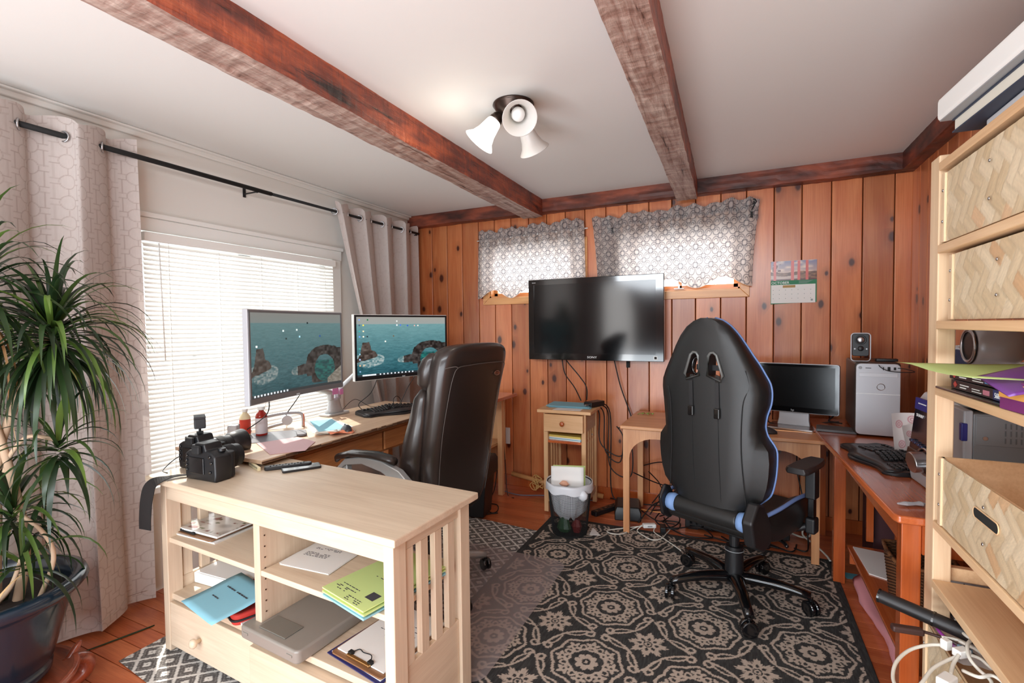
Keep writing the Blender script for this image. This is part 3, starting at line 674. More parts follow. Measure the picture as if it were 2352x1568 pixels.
# ------------------------------------------------------------------ cameras on the bookcase
def dslr(label, loc, rz, lens, hood):
    t = thing('camera', label, 'camera', loc, rz); t.scale = (1.3, 1.3, 1.35)
    body = MB().loft([[(x*s_, y, z*s_+ .05*(1-s_)) for x, z in [(-.068, .0), (.068, 0), (.072, .02), (.07, .075), (.05, .088), (.03, .092), (.022, .112), (-.022, .112), (-.03, .092), (-.052, .088), (-.07, .078), (-.072, .02)]] for y, s_ in ((-.028, .96), (-.022, 1), (.022, 1), (.03, .95))])
    ob('body', body, black, t, bev=.004, seg=2)
    ob('grip', MB().loft([[(.045+.024*math.cos(a), .028+.022*math.sin(a), z) for a in [2*PI*i/12 for i in range(12)]] for z in (.004, .05, .08)]), blackm, t, smooth=True, bev=.003)
    s = ob('screen', MB().cb((-.012, -.030, .045), (.066, .003, .048)), blackg, t, bev=.002)
    ob('eyepiece', MB().cb((0, -.036, .094), (.034, .014, .024)), blackm, t, bev=.005)
    for x, z in ((.05, .075), (.056, .058), (.05, .03), (-.056, .072), (-.058, .058), (-.058, .044), (-.058, .03)): ob('button', MB().cyl((x, -.029, z), (x, -.032, z), .0045, n=10), blackg, t, smooth=True)
    ob('mode_dial', MB().cyl((-.05, 0, .088), (-.05, 0, .1), .014, n=20), black, t, bev=.001)
    ob('shutter_dial', MB().cyl((.05, .01, .086), (.05, .01, .094), .011, n=16), black, t, bev=.001)
    pr = [(.034, .026), (.034, .04), (.037, .045), (.037, .085), (.035, .09), (.035, .1), (.034, .1)]
    if lens > 1: pr = pr[:-1]+[(.036, .125), (.036, .135)]
    ro = Matrix.Rotation(R(-90), 3, 'X')
    ob('lens', MB().lathe(pr, 28, (0, 0, .05), rot=ro), black, t, bev=.001)
    ob('focus_ring', MB().lathe([(.0375, .05), (.0385, .052), (.0385, .075), (.0375, .077)], 36, (0, 0, .05), rot=ro), blackm, t)
    e = pr[-1][1]
    ob('front_glass', MB().lathe([(.029, e+.0005), (.02, e+.003), (.001, e+.005)], 24, (0, 0, .05), rot=ro), blackg, t, smooth=True)
    if hood: ob('lens_hood', MB().lathe([(.036, e-.03), (.042, e-.02), (.046, e+.025), (.044, e+.025), (.040, e-.02)], 28, (0, 0, .05), cap=False, rot=ro), black, t, smooth=True)
    return t
dslr('black camera with a plain lens lying nearest the bookcase edge', bl_(.285, .10, .7505), R(2), 1, False)
t = dslr('black camera behind the other one, with hooded zoom lens and a light on top', bl_(.095, .175, .7505), R(4), 2, True)
ob('strap_lug', MB().tube([(.072+.004*math.cos(a), 0, .075+.006*math.sin(a)) for a in [q*PI/4 for q in range(8)]], .0012, 5, True), steel, t)
# fill light on hot shoe
t = thing('camera_light', 'small ribbed black video light mounted on top of the camera', 'light', bl_(.095, .175, .902), R(-30)); t.scale = (1.25, 1.25, 1.2)
ob('shoe', MB().cb((0, 0, .004), (.02, .02, .006)).cyl((0, 0, .006), (0, 0, .022), .004), blackm, t)
mb = MB().cb((0, 0, .04), (.066, .034, .036))
ob('body', mb, black, t, bev=.003)
for i in range(8): ob('fin', MB().cb((-.0285+i*.0082, 0, .061), (.003, .034, .008)), black, t)
def strap(label, pts, w, th, mat, name='camera_strap'):
    P = spl(pts, 6); rings = []
    for i, p in enumerate(P):
        a = P[max(i-1, 0)]; b = P[min(i+1, len(P)-1)]; tt = (b-a).normalized(); wd = Vector(WD) ; wd = (wd-tt*wd.dot(tt)).normalized(); nn = tt.cross(wd)
        ww = w(i/(len(P)-1)) if callable(w) else w
        rings.append([tuple(p+wd*ww/2+nn*th/2), tuple(p-wd*ww/2+nn*th/2), tuple(p-wd*ww/2-nn*th/2), tuple(p+wd*ww/2-nn*th/2)])
    return ob(name, MB().loft(rings), mat, label=label, cat='strap')
WD = BM.to_3x3() @ Vector((1, .35, 0))
strap('wide black camera strap hanging over the left corner of the bookcase', [bl_(.205, .09, .757), bl_(.165, .05, .76), bl_(.145, .0, .757), bl_(.115, -.03, .735), bl_(.09, -.036, .68), bl_(.068, -.034, .60), bl_(.06, -.032, .545)], lambda t: .018+.036*min(1, t*1.7), .003, pm('black_webbing', (30, 26, 25), .85, bump=.3, bs=500))
t = thing('tumbler', 'clear drinking glass behind the cameras', 'glass', (-2.23, 1.50, .787))
ob('wall', MB().lathe([(.028, 0), (.034, .11)], 28, cap=False), glass, t, smooth=True)
ob('base', MB().cyl((0, 0, 0), (0, 0, .006), .028, n=28), glass, t)
cable('thin black cord lying on the near left corner of the bookcase', [bl_(.055, .06, .7525), bl_(-.01, .075, .7525), bl_(-.03, .15, .79), bl_(.02, .2, .8)], .002, blackc)
t = thing('remote_control', 'slim black remote control, rounded, lying beside the phone on the bookcase', 'remote control', bl_(.45, .345, .7505), BA+R(51))
ob('body', MB().prism(rr(.19, .038, .016, 5), 0, .016), black, t, bev=.004)
for q in range(12): ob('button', MB().cyl((-.07+q*.012, (q % 2-.5)*.012, .016), (-.07+q*.012, (q % 2-.5)*.012, .0175), .0035, n=8), blackm, t)
t = thing('smartphone', 'black smartphone face up on the bookcase top', 'phone', bl_(.515, .36, .7505), BA+R(58))
ob('case', MB().prism(rr(.155, .076, .01, 4), 0, .009), black, t, bev=.002); ob('screen', MB().prism(rr(.146, .069, .006, 4), .009, .0095), blackg, t)
t = thing('ruler', 'cream coloured folded measuring rule lying on the bookcase against the desktop edge', 'ruler', bl_(.32, .275, .7505), BA+R(-18))
ob('stick', MB().cb((0, 0, .008), (.13, .012, .016)), pm('cream_plastic', (224, 212, 172), .5), t, bev=.001)
mb = MB()
for q in range(22): mb.cb((-.06+q*.0055, -.0062, .012), (.0008, .0006, .007 if q % 5 else .011))
ob('graduation', mb, ink, t)['kind'] = 'stuff'
# ------------------------------------------------------------------ long desk under the window
dk = thing('desk', 'old brown wooden desk with moulded drawer fronts, under the window', 'desk', (0, 0, 0))
ob('carcass', MB().box(-2.46, -1.97, 1.65, 2.96, .60, .764), oak, dk, bev=.003)
ob('moulding', MB().box(-2.48, -1.925, 1.63, 2.98, .748, .765), oak, dk, bev=.005)
ob('moulding', MB().box(-1.975, -1.94, 1.64, 2.97, .730, .748), oak, dk, bev=.006)
oky = wood('old_oak_figured', (204, 134, 80), (150, 88, 46), 1, 1.6, .35, vary=.1, bump=.4)
for a, b in ((1.66, 2.29), (2.31, 2.95)): ob('drawer', MB().box(-1.972, -1.952, a, b, .615, .727), oky, dk, bev=.004)
for a in (1.66, 2.89):
    for x in (-2.46, -2.02): ob('leg', MB().box(x, x+.05, a, a+.05, .012, .60), oak, dk, bev=.003)
ob('stretcher', MB().box(-2.0, -1.985, 1.71, 2.89, .60, .615), oak, dk)
slabm = wood('worn_plywood', (206, 178, 150), (182, 146, 116), 1, 1, .42, vary=.1)
dt = thing('desktop_board', 'pale worn plywood board lying over the whole desk top', 'board', (0, 0, 0))
ob('panel', MB().box(-2.50, -1.88, 1.42, 2.97, .7672, .785), slabm, dt, bev=.002)
mb = MB(); r_ = random.Random(5); y = 1.42
edge = wood('dark_worn_edge', (112, 78, 54), (64, 42, 30), 1, 3, .7, vary=.1)
while y < 2.96:
    w = r_.uniform(.02, .07); mb.box(-1.881, -1.878+r_.uniform(0, .0025), y, min(2.97, y+w), .768+r_.uniform(0, .004), .784-r_.uniform(0, .006)); y += w+r_.uniform(0, .004)
ob('worn_edge', mb, edge, dt)['kind'] = 'stuff'
DZ = .7855
# ------------------------------------------------------------------ monitors
def seacol(U, V, dim=1., haze=0.):
    sky = mixc((V-.86)/.14, (150, 160, 158), (158, 156, 150)); n = vn(U*22, V*95); n2 = vn(U*60, V*190)
    deep = mixc(np.clip((V-.0)/.85, 0, 1)**.8, (16, 74, 86), (106, 152, 156)); sea = deep+((n-.5)*34+(n2-.5)*26)[..., None]*np.clip(1.15-V, .25, 1)[..., None]
    c = mixc((V > .875)*1., sea, sky)
    def rock(c, m, base=(58, 50, 46)):
        t = vn(U*46, V*34); q = np.asarray(base)+((t-.55)*70)[..., None]
        q = np.where((vn(U*17+5, V*13) > .72)[..., None], q+18, q); return np.where(m[..., None], q, c)
    wob = (vn(U*24, V*24)-.5)*.05; wb2 = (vn(U*50, V*50)-.5)*.03
    # left stack
    h = .30+wob; m = (V > .245+(U-.0)*.35+wob*.4) & (V < np.interp(U, [0, .03, .06, .13, .15, .2, .23], [.3, .36, .575, .575, .45, .40, .30])+wb2) & (U < .215)
    c = np.where(((np.hypot((U-.12)/.17, (V-.27)/.12)+wob*3) < 1)[..., None], mixc(vn(U*60, V*60), c, (196, 200, 196)), c); c = rock(c, m, (72, 62, 56))
    # arch
    a = np.hypot((U-.82)/.235, (V-.28)/.29)+wob*1.4; inner = np.hypot((U-.81)/.115, (V-.25)/.19)+wob*1.2
    foam = ((np.hypot((U-.55)/.12, (V-.25)/.06)+wob*4) < 1); c = np.where(foam[..., None], mixc(vn(U*70, V*70), c, (170, 176, 172)), c)
    low = (U > .50) & (V > .19+wob*.3) & (V < .31+wob) & (U < .68)
    m = ((a < 1) | ((U > .8) & (V < .545+wob) & (V > .1)) | low) & ~(inner < 1) & (V > .06+np.clip(U-.62, 0, 1)*.1*0)
    m &= ~((V < .16) & (U < .66)); c = rock(c, m, (42, 37, 35))
    c = np.where(((inner < 1) & (V < .36))[..., None], mixc((vn(U*40, V*60)-.2)*1.2, (10, 60, 66), (24, 132, 120)), c)
    c = np.where(((U > .84) & (V < .10+(U-.84)*1.0))[..., None], np.array((150, 140, 126.))+((vn(U*60, V*60)-.5)*60)[..., None], c)
    c = np.where((V < .035)[..., None], (34, 44, 50), c); return c*dim*(1-haze)+np.array((120, 126, 120.))*haze
scr = painted('lit_screen', .3, emit=.95); scr.node_tree.nodes['Principled BSDF'].inputs['Coat Weight'].default_value = .25
def monitor(label, loc, rz, w, h, sag, edge, bez, dim, haze, bw, chin, icons, seed):
    t = thing('monitor', label, 'monitor', loc, rz)
    def bow(x): return sag*(1-(2*x/w)**2)
    N_ = 14
    def shell(x0, x1, z0, z1, ya, yb):
        rings = []
        for i in range(N_+1):
            x = x0+(x1-x0)*i/N_; b = bow(x); rings.append([(x, b+ya, z0), (x, b+yb, z0), (x, b+yb, z1), (x, b+ya, z1)])
        return MB().loft(rings)
    ob('case', shell(-w/2, w/2, -h/2, h/2, 0, .028), edge, t, bev=.003)
    ob('rear_housing', MB().cb((0, sag+.045, -.02), (w*.6, .05, h*.55)), greyp, t, bev=.012)
    fr = MB()
    for q in ((-w/2+.004, w/2-.004, h/2-.004-bw, h/2-.004), (-w/2+.004, w/2-.004, -h/2+.004, -h/2+.004+chin)): 
        s_ = shell(q[0], q[1], q[2], q[3], -.004, .001); fr.add(s_.v, s_.f)
    for q in ((-w/2+.004, -w/2+.004+bw), (w/2-.004-bw, w/2-.004)): 
        fr.add(*[(lambda s_: (s_.v, s_.f))(shell(q[0], q[1], -h/2+.004, h/2-.004, -.004, .001))][0])
    ob('bezel', fr, bez, t)
    sw, s0, s1 = w/2-.004-bw, -h/2+.004+chin, h/2-.004-bw
    s = paint('screen', 260, 160, lambda U, V: ((U-.5)*2*sw, sag*(1-((U-.5)*4*sw/w)**2)-.002, s0+(s1-s0)*V), lambda U, V: seacol(U, V, dim, haze), scr, t)
    r_ = random.Random(seed)
    ic = {}
    for u, v, col in icons:
        x = (u-.5)*2*sw; z = s0+(s1-s0)*v; k_ = pm('icon_%d_%d_%d' % col, col, .5, emit=col, es=.9)
        ic.setdefault(k_.name, (k_, MB()))[1].cb((x, bow(x)-.0035, z), (.009, .001, .009))
    for k_, mb in ic.values(): ob('icon', mb, k_, s)['kind'] = 'stuff'
    text('acer', .014, pm('logo_grey', (200, 200, 200), .4, emit=(200, 200, 200), es=.2), t, (-.015, bow(0)-.0055, -h/2+.006), (R(90), 0, 0), name='maker_lettering')
    return t, w, h
tb = [(.03+.035*i, .022, (190, 200, 205)) for i in range(11)]
tb2 = [(.24+.04*i, .022, (200, 208, 214)) for i in range(10)]+[(.06+.016*i, .022, (214, 222, 226)) for i in range(9)]
icL = [(.62, .88, (24, 34, 36)), (.35, .78, (190, 206, 204)), (.50, .79, (190, 206, 204)), (.38, .68, (40, 50, 50)), (.53, .70, (150, 196, 210)), (.76, .70, (40, 70, 130)), (.06, .60, (220, 226, 224))]
icR = [(.03, .95, (110, 140, 200)), (.115, .95, (20, 90, 50)), (.03, .86, (60, 70, 90)), (.07, .86, (220, 196, 70)), (.03, .76, (40, 150, 150)), (.07, .76, (210, 200, 160)), (.03, .67, (90, 140, 210)), (.07, .67, (220, 220, 200)), (.11, .67, (30, 40, 50)),
       (.43, .93, (200, 206, 200)), (.43, .86, (220, 220, 220)), (.47, .86, (60, 100, 190)), (.55, .85, (40, 70, 170)), (.63, .85, (190, 150, 140)), (.67, .85, (210, 200, 190)), (.39, .67, (90, 80, 60)), (.30, .58, (230, 230, 215)), (.03, .47, (60, 150, 140)), (.03, .38, (130, 180, 200)), (.03, .29, (150, 180, 220)), (.03, .19, (200, 160, 120)), (.07, .19, (180, 160, 130)), (.03, .09, (120, 150, 180))]
mL, _, _ = monitor('large monitor nearest the window blind, sea arch wallpaper slightly washed out', (-1.9775, 1.731, 1.2335), R(100), .674, .423, .028, silver, pm('grey_bezel', (110, 110, 112), .3), .82, .22, .010, .024, icL+tb, 1)
mR, _, _ = monitor('second monitor behind the leather chair, sharp blue sea arch wallpaper', (-2.03, 2.615, 1.232), R(70.5), .716, .418, .012, whitep, black, 1.0, 0., .012, .022, icR+tb2, 2)
ma = thing('monitor_mount', 'silver twin monitor arm clamped to the back of the desk', 'monitor mount', (-2.43, 2.38, DZ))
armm = pm('silver_arm_paint', (196, 198, 200), .35, metal=.3)
ob('base', MB().prism(rr(.10, .19, .02), 0, .014), armm, ma, bev=.003)
ob('column', MB().loft([[(.045*math.cos(a)*s_, .075*math.sin(a)*s2, z) for a in [2*PI*i/16 for i in range(16)]] for z, s_, s2 in ((.012, 1, 1), (.04, .7, .75), (.09, .5, .6), (.11, .5, .6))]), armm, ma, smooth=True)
for yy in (-.03, .03): ob('pivot', MB().cyl((0, yy, .10), (0, yy, .16), .022, n=20), armm, ma, bev=.002)
def armseg(a, b, w=.05, h=.034, m=armm, n='arm'):
    a, b = Vector(a), Vector(b); d = (b-a).normalized(); q = d.to_track_quat('X', 'Z').to_matrix(); L = (b-a).length
    return ob(n, MB().loft([[tuple(a+q @ Vector((x, w/2*math.cos(t)*s_, h/2*math.sin(t)*s_))) for t in [2*PI*i/12 for i in range(12)]] for x, s_ in ((-.01, .7), (.01, 1), (L-.01, 1), (L+.01, .7))]), m, ma, smooth=True)
armseg((0, .03, .15), (.13, .19, .34)); armseg((.13, .19, .34), (.32, .22, .45), .04, .03)
armseg((0, -.03, .15), (.12, -.30, .22), .06, .036); armseg((.12, -.30, .22), (.34, -.60, .42), .04, .03)
ob('sticky_note', MB().cb((.045, -.03, .165), (.003, .05, .05)), pm('pink_note', (226, 140, 196), .8), ma, label='small pink sticky note')
ob('sticky_note', MB().cb((.045, .022, .15), (.003, .03, .035)), MATS['pink_note'], ma)
cable('thin black cord hanging below the left monitor near its outer end', [(-2.06, 1.60, 1.05), (-2.20, 1.70, .92), (-2.42, 1.72, .80), (-2.46, 1.8, .79)], .0028, blackc, group=None)
cable('thin black cord hanging below the middle of the left monitor', [(-2.1, 1.86, 1.05), (-2.26, 1.93, .95), (-2.40, 1.97, .84), (-2.46, 2.05, .79)], .0028, blackc)
cable('thin grey cord hanging from the left side of the second monitor', [(-2.16, 2.50, 1.03), (-2.24, 2.52, .92), (-2.33, 2.50, .84), (-2.30, 2.52, .792)], .0025, blackc)
cable('thin black cord from the second monitor coiled in a loop behind the keyboard', [(-2.10, 2.85, 1.03), (-2.16, 2.82, .93), (-2.2, 2.78, .82), (-2.2, 2.72, .80), (-2.2, 2.70, .85), (-2.2, 2.74, .87), (-2.2, 2.78, .84), (-2.18, 2.76, .80), (-2.2, 2.70, .792)], .0025, blackc)
cable('cord curling on the desk beside the monitor arm foot', [(-2.44, 2.46, .80), (-2.42, 2.56, .86), (-2.38, 2.66, .80), (-2.3, 2.72, .79)], .002, blackc)
# ------------------------------------------------------------------ keyboards and mice
def keyboard(label, loc, rz, wpos=None):
    """ergonomic split keyboard with palm rest, 0.50 x 0.26; local -Y is the typist"""
    t = thing('keyboard', label, 'keyboard', loc, rz)
    def prof(x):  # outline depth at x
        f = -.125-.018*math.cos(x*2*PI/.50*1.0)-.012*math.cos(x*4*PI/.5); b = .105-.30*x*x
        return f, b
    rings = []
    for i in range(33):
        x = -.25+.5*i/32; e = 1-max(0, abs(x)/.25-.90)/.10*.35; f, b = prof(x); f *= e; b *= e
        hump = .012*math.exp(-(x/.09)**2)
        rings.append([(x, f, 0), (x, f-.002, .010), (x, f+.02, .018+hump*.8), (x, f+.07, .020+hump), (x, (f+b)/2+.02, .019+hump), (x, b-.01, .026+hump*.6), (x, b, .018), (x, b, 0)])
    ob('body', MB().loft(rings), black, t, smooth=True, bev=.002)
    pr = MB()
    rings = []
    for i in range(25):
        x = -.235+.47*i/24; f, b = prof(x); hump = .012*math.exp(-(x/.09)**2)
        rings.append([(x, f+.004, .0135+hump*.6), (x, f+.024, .0205+hump*.8), (x, f+.066, .0225+hump), (x, f+.068, .018)])
    ob('palm_rest', MB().loft(rings), pm('palm_rest_rubber', (44, 43, 44), .35), t, smooth=True)
    km = pm('black_keycap', (20, 20, 22), .38); base = None; cnt = 0
    kme = {}
    def key(x, y, w, d, rz_=0):
        nonlocal base, cnt
        if w not in kme:
            me = ob('key', MB().loft([[(sx*w/2*s_, sy*d/2*s_, z) for sx, sy in ((-1, -1), (1, -1), (1, 1), (-1, 1))] for z, s_ in ((0, 1), (.007, .82))]), km, t, bev=.001); kme[w] = me; o = me
        else: o = kme[w].copy(); COL.objects.link(o); o.parent = t
        hump = .012*math.exp(-(x/.09)**2); o.location = (x, y, .020+hump+.006*(y+.05)/.12); o.rotation_euler = (R(3), 0, rz_)
    for row in range(5):
        yy = -.048+row*.0205
        for side in (-1, 1):
            for c_ in range(6):
                x = side*(.026+c_*.0195)+(.004*row*side*-1); a = side*-.12
                key(x-.035, yy-abs(x)*.12+.012, .0168, .0165, a) if row or c_ else key(x-.035, yy+.006, .030, .0165, a)
    for row in range(5):
        for c_ in range(4): key(.150+c_*.0195, -.062+row*.0205, .0168, .0165)
    for c_ in range(14): key(-.19+c_*.0275, .062-abs(-.19+c_*.0275)*.1+.012, .0168, .009)
    return t
keyboard('black ergonomic keyboard on the plywood desk below the second monitor', (-2.13, 2.62, DZ), R(66))
def mouse(label, loc, rz, wire=None):
    t = thing('mouse', label, 'mouse', loc, rz)
    rings = []
    for i in range(9):
        q = i/8; y = -.055+.11*q; w = .030*math.sin(PI*min(.97, max(.06, q*.9+.08)))**.5; h = .036*math.sin(PI*min(.95, max(.1, q*.85+.1)))**.8
        rings.append([(w*math.cos(a), y, max(0, h*math.sin(a))) for a in [PI*k_/8 for k_ in range(9)]])
    ob('shell', MB().loft(rings), pm('mouse_grey', (52, 54, 58), .3), t, smooth=True)
    ob('scroll_wheel', MB().cyl((-.003, .03, .026), (.003, .03, .026), .009, n=14), blackg, t)
    return t
mouse('dark mouse on the plywood desk beside the ergonomic keyboard', (-1.975, 2.02, DZ), R(60))
# ------------------------------------------------------------------ things on the desk
def flat(name, label, pts, z, mat, cat='paper', th=.0012, lift=0):
    """thin sheet with the given floor-plan outline"""
    n = len(pts); return ob(name, MB().loft([[(p[0], p[1], z) for p in pts], [(p[0], p[1], z+th) for p in pts]]), mat, label=label, cat=cat)
flat('paper_sheet', 'white sheet beneath the blue paper near the monitor arm foot', [(-2.42, 2.12), (-2.10, 1.90), (-1.98, 2.0), (-2.02, 2.12), (-2.33, 2.26)], DZ, pwhite)
flat('paper_sheet', 'light blue sheet of paper on the desk below the two monitors', [(-2.39, 2.14), (-2.10, 1.94), (-2.02, 2.07), (-2.31, 2.24)], DZ+.0016, pblue)
sheet('curled orange paper slip lying against the mouse', (-1.945, 1.955, DZ), .13, .07, pm('orange_paper', (232, 140, 104), .8), R(70), curl=.022, seed=4, th=.002)
sheet('pale crumpled slip beside the orange slip', (-2.02, 1.92, DZ), .12, .06, pm('cream_paper', (226, 214, 200), .8), R(60), curl=.018, seed=9, th=.002)
flat('notepad', 'dusty pink paper pad at the front edge of the desk in striped sunlight', [(-2.18, 1.62), (-1.93, 1.50), (-1.84, 1.62), (-1.93, 1.76), (-2.10, 1.80)], DZ, pm('dusty_pink_paper', (206, 170, 172), .8), th=.003)
t = flat('folder', 'dark grey plastic folder behind the pink pad', [(-2.42, 1.76), (-2.22, 1.60), (-2.1, 1.72), (-2.14, 1.88), (-2.24, 1.95)], DZ, pm('dark_grey_folder', (92, 92, 98), .4), 'folder', .002)
ob('glasses_case', MB().prism(rr(.05, .13, .02), 0, .012), pm('grey_felt', (120, 120, 124), .7), None, (-2.14, 1.86, DZ+.003), (0, 0, .9), bev=.004, label='slim grey case lying on the dark folder', cat='case')
def bottle(label, loc, r, h, body, lab, cap, sx=1):
    t = thing('bottle', label, 'bottle', loc, .6)
    ob('body', MB().lathe([(r*.96, 0), (r, .005), (r, h*.66), (r*.9, h*.74), (r*.45, h*.84), (r*.42, h*.90)], 24, sx=sx), body, t, smooth=True)
    ob('label', MB().lathe([(r*1.015, h*.08), (r*1.015, h*.62)], 24, cap=False, sx=sx*1.0), lab, t, smooth=True)
    ob('cap', MB().cyl((0, 0, h*.885), (0, 0, h), r*.52, n=20), cap, t, bev=.001)
    return t
bottle('slim bottle with red and yellow label and white cap at the back of the desk', (-2.40, 1.72, DZ), .027, .145, pm('cream_bottle', (236, 220, 180), .4), pm('red_label', (200, 62, 44), .5), whitep)
bottle('wider medicine bottle with red liquid and white label beside the slim one', (-2.33, 1.765, DZ), .036, .155, pm('red_liquid', (186, 48, 36), .15, trans=.3), pm('white_label', (226, 222, 226), .5), whitep, .8)
t = thing('ink_stamp', 'upright self-inking stamp, black topped with clear sides, beside the bottles', 'stamp', (-2.33, 1.60, DZ), R(30))
ob('body', MB().cb((0, .01, .055), (.05, .035, .06)), silver, t, bev=.008); ob('side', MB().cb((0, .03, .05), (.044, .014, .07)), blackg, t, bev=.006); ob('leg', MB().cb((.005, .0, .015), (.03, .03, .03)), silver, t, bev=.003)
t = thing('stapler', 'small black and chrome stapler behind the cameras', 'stapler', (-2.21, 1.515, DZ), R(-35))
ob('base', MB().prism(rr(.15, .036, .012), 0, .012), blackg, t, bev=.003); ob('arm', MB().cb((.0, 0, .042), (.135, .026, .014), Matrix.Rotation(R(-10), 3, 'Y')), steel, t, bev=.004); ob('head', MB().cb((-.05, 0, .04), (.04, .03, .05)), silver, t, bev=.005)
t = thing('tape_dispenser', 'silver packing tape dispenser lying on the desk below the left monitor', 'tape dispenser', (-2.38, 1.93, DZ), R(52))
ob('frame', MB().tube(spl([(-.11, 0, .03), (-.10, 0, .065), (-.04, 0, .08), (.05, 0, .085), (.11, 0, .07), (.115, 0, .0)], 5), .009, 8).tube(spl([(-.11, 0, .03), (-.09, 0, .008), (-.03, 0, .02), (.03, 0, .03)], 5), .009, 8), silver, t, smooth=True)
ob('tape_roll', MB().lathe([(.014, -.018), (.028, -.018), (.028, .018), (.014, .018)], 24, (.03, 0, .045), rot=Matrix.Rotation(R(90), 3, 'X')), pm('clear_tape', (206, 206, 208), .15, coat=.5), t, smooth=False)
ob('blade', MB().cb((.118, 0, .04), (.006, .04, .07)), pm('rust_orange_plastic', (214, 120, 84), .4), t, bev=.001)
t = thing('carton', 'small lilac and white carton at the far right end of the desk', 'box', (-2.04, 2.86, DZ), R(50))
ob('box', MB().cb((0, 0, .018), (.13, .08, .034)), pm('lilac_card', (150, 158, 214), .6), t, bev=.001); ob('label', MB().cb((.02, -.0405, .018), (.09, .001, .026)), pwhite, t)
ob('notebook', MB().cb((0, 0, .004), (.14, .10, .007)), pm('green_card', (70, 150, 84), .6), None, (-1.955, 2.80, DZ), (0, 0, R(60)), bev=.001, label='thin green notebook at the right end of the desk near the keyboard', cat='notebook')
mouse('small dark mouse lying on the lilac carton', (-2.05, 2.87, DZ+.0355), R(50))
# ------------------------------------------------------------------ corner side table and black boxes on the floor
ct = thing('side_table', 'orange pine side table tucked in the corner behind the leather chair', 'side table', (0, 0, 0))
ob('top', MB().box(-2.3, -1.655, 3.12, 3.60, .78, .806), gloss, ct, bev=.004)
ob('leg', MB().box(-1.755, -1.715, 3.43, 3.47, .0, .78), honeyz, ct, bev=.002); ob('leg', MB().box(-1.755, -1.715, 3.14, 3.18, .0, .78), honeyz, ct, bev=.002); ob('back_panel', MB().box(-2.24, -1.755, 3.56, 3.58, .25, .78), honeyz, ct); ob('side_panel', MB().box(-2.28, -2.24, 3.14, 3.58, 0, .78), honeyz, ct, bev=.002)
ob('shelf', MB().box(-2.24, -1.76, 3.16, 3.58, .40, .42), honey, ct)
sheet('white sheet standing out over the edge of the corner side table', (-1.82, 3.30, .807), .21, .28, pwhite, .3)
t = thing('shredder', 'tall black paper bin with angular head, on the floor behind the leather chair', 'bin', (-1.735, 3.0, 0), R(8))
ob('body', MB().loft([[(x*s_, y*s_, z) for x, y in ((-.13, -.10), (.13, -.10), (.13, .10), (-.13, .10))] for z, s_ in ((.012, .82), (.30, 1))]), black, t, bev=.008)
ob('head', MB().loft([[(x*s_, y*s_, z) for x, y in ((-.14, -.12), (.15, -.12), (.15, .12), (-.14, .12))] for z, s_ in ((.30, 1), (.40, 1), (.43, .9))]), black, t, bev=.008)
ob('slot', MB().cb((0, 0, .431), (.2, .012, .004)), silver, t)
t = thing('wall_outlet', 'white double outlet plate with black plugs on the panelled wall', 'outlet', (-1.815, Y1-.018, .42))
ob('plate', MB().box(-.04, .045, -.01, 0, -.07, .07), whitep, t, bev=.004)
for z in (.035, -.035): ob('plug', MB().cyl((-.012, -.01, z), (-.02, -.045, z-.004), .020, .015, 14), black, t, bev=.003)
cable('black cord running up from the wall outlet to the corner table', [(-1.84, 3.66, .46), (-1.82, 3.64, .56), (-1.83, 3.64, .70), (-1.86, 3.60, .80)], .003, blackc)
cable('black cord looping on the floor in front of the outlet', [(-1.84, 3.66, .38), (-1.84, 3.6, .2), (-1.78, 3.4, .03), (-1.73, 3.1, .005), (-1.66, 3.02, .005), (-1.60, 3.10, .005), (-1.66, 3.22, .005), (-1.76, 3.2, .005), (-1.7, 3.12, .008), (-1.62, 3.06, .006), (-1.58, 3.08, .006)], .004, blackc, k=8)
cable('thin black cord falling behind the corner table leg', [(-1.76, 3.52, .78), (-1.74, 3.5, .5), (-1.72, 3.5, .2), (-1.68, 3.45, .01), (-1.60, 3.4, .006)], .003, blackc)
bam = pm('bamboo', (200, 146, 92), .5, var=.2, bs=20)
t = thing('bamboo_pole', 'bamboo pole lying on the floor along the wall', 'pole', (0, 0, 0))
ob('pole', MB().tube([(-1.72, 3.62, .125), (-1.45, 3.63, .085), (-1.15, 3.64, .05), (-.95, 3.645, .03)], .019, 12), bam, t, smooth=True)
for q in (.3, .55, .8): ob('node', MB().lathe([(.0185, -.006), (.022, 0), (.0185, .006)], 12, (-1.72+.77*q, 3.62+.02*q, .125-.097*q), rot=Matrix.Rotation(R(90), 3, 'Y')), bam, t, smooth=True)
r_ = random.Random(2)
cable('frayed yellow raffia tied around the bamboo pole', [(-1.50+r_.uniform(-.05, .06), 3.61+r_.uniform(-.04, .02), .09+r_.uniform(-.07, .05)) for _ in range(22)], .0035, pm('raffia', (206, 164, 98), .8), name='raffia_tie', cat='tie')
cable('grey network cable along the floor below the bamboo pole', [(-1.78, 3.5, .02), (-1.6, 3.48, .006), (-1.4, 3.55, .006), (-1.2, 3.56, .006), (-1.0, 3.6, .006)], .004, pm('grey_cable', (110, 112, 130), .5))
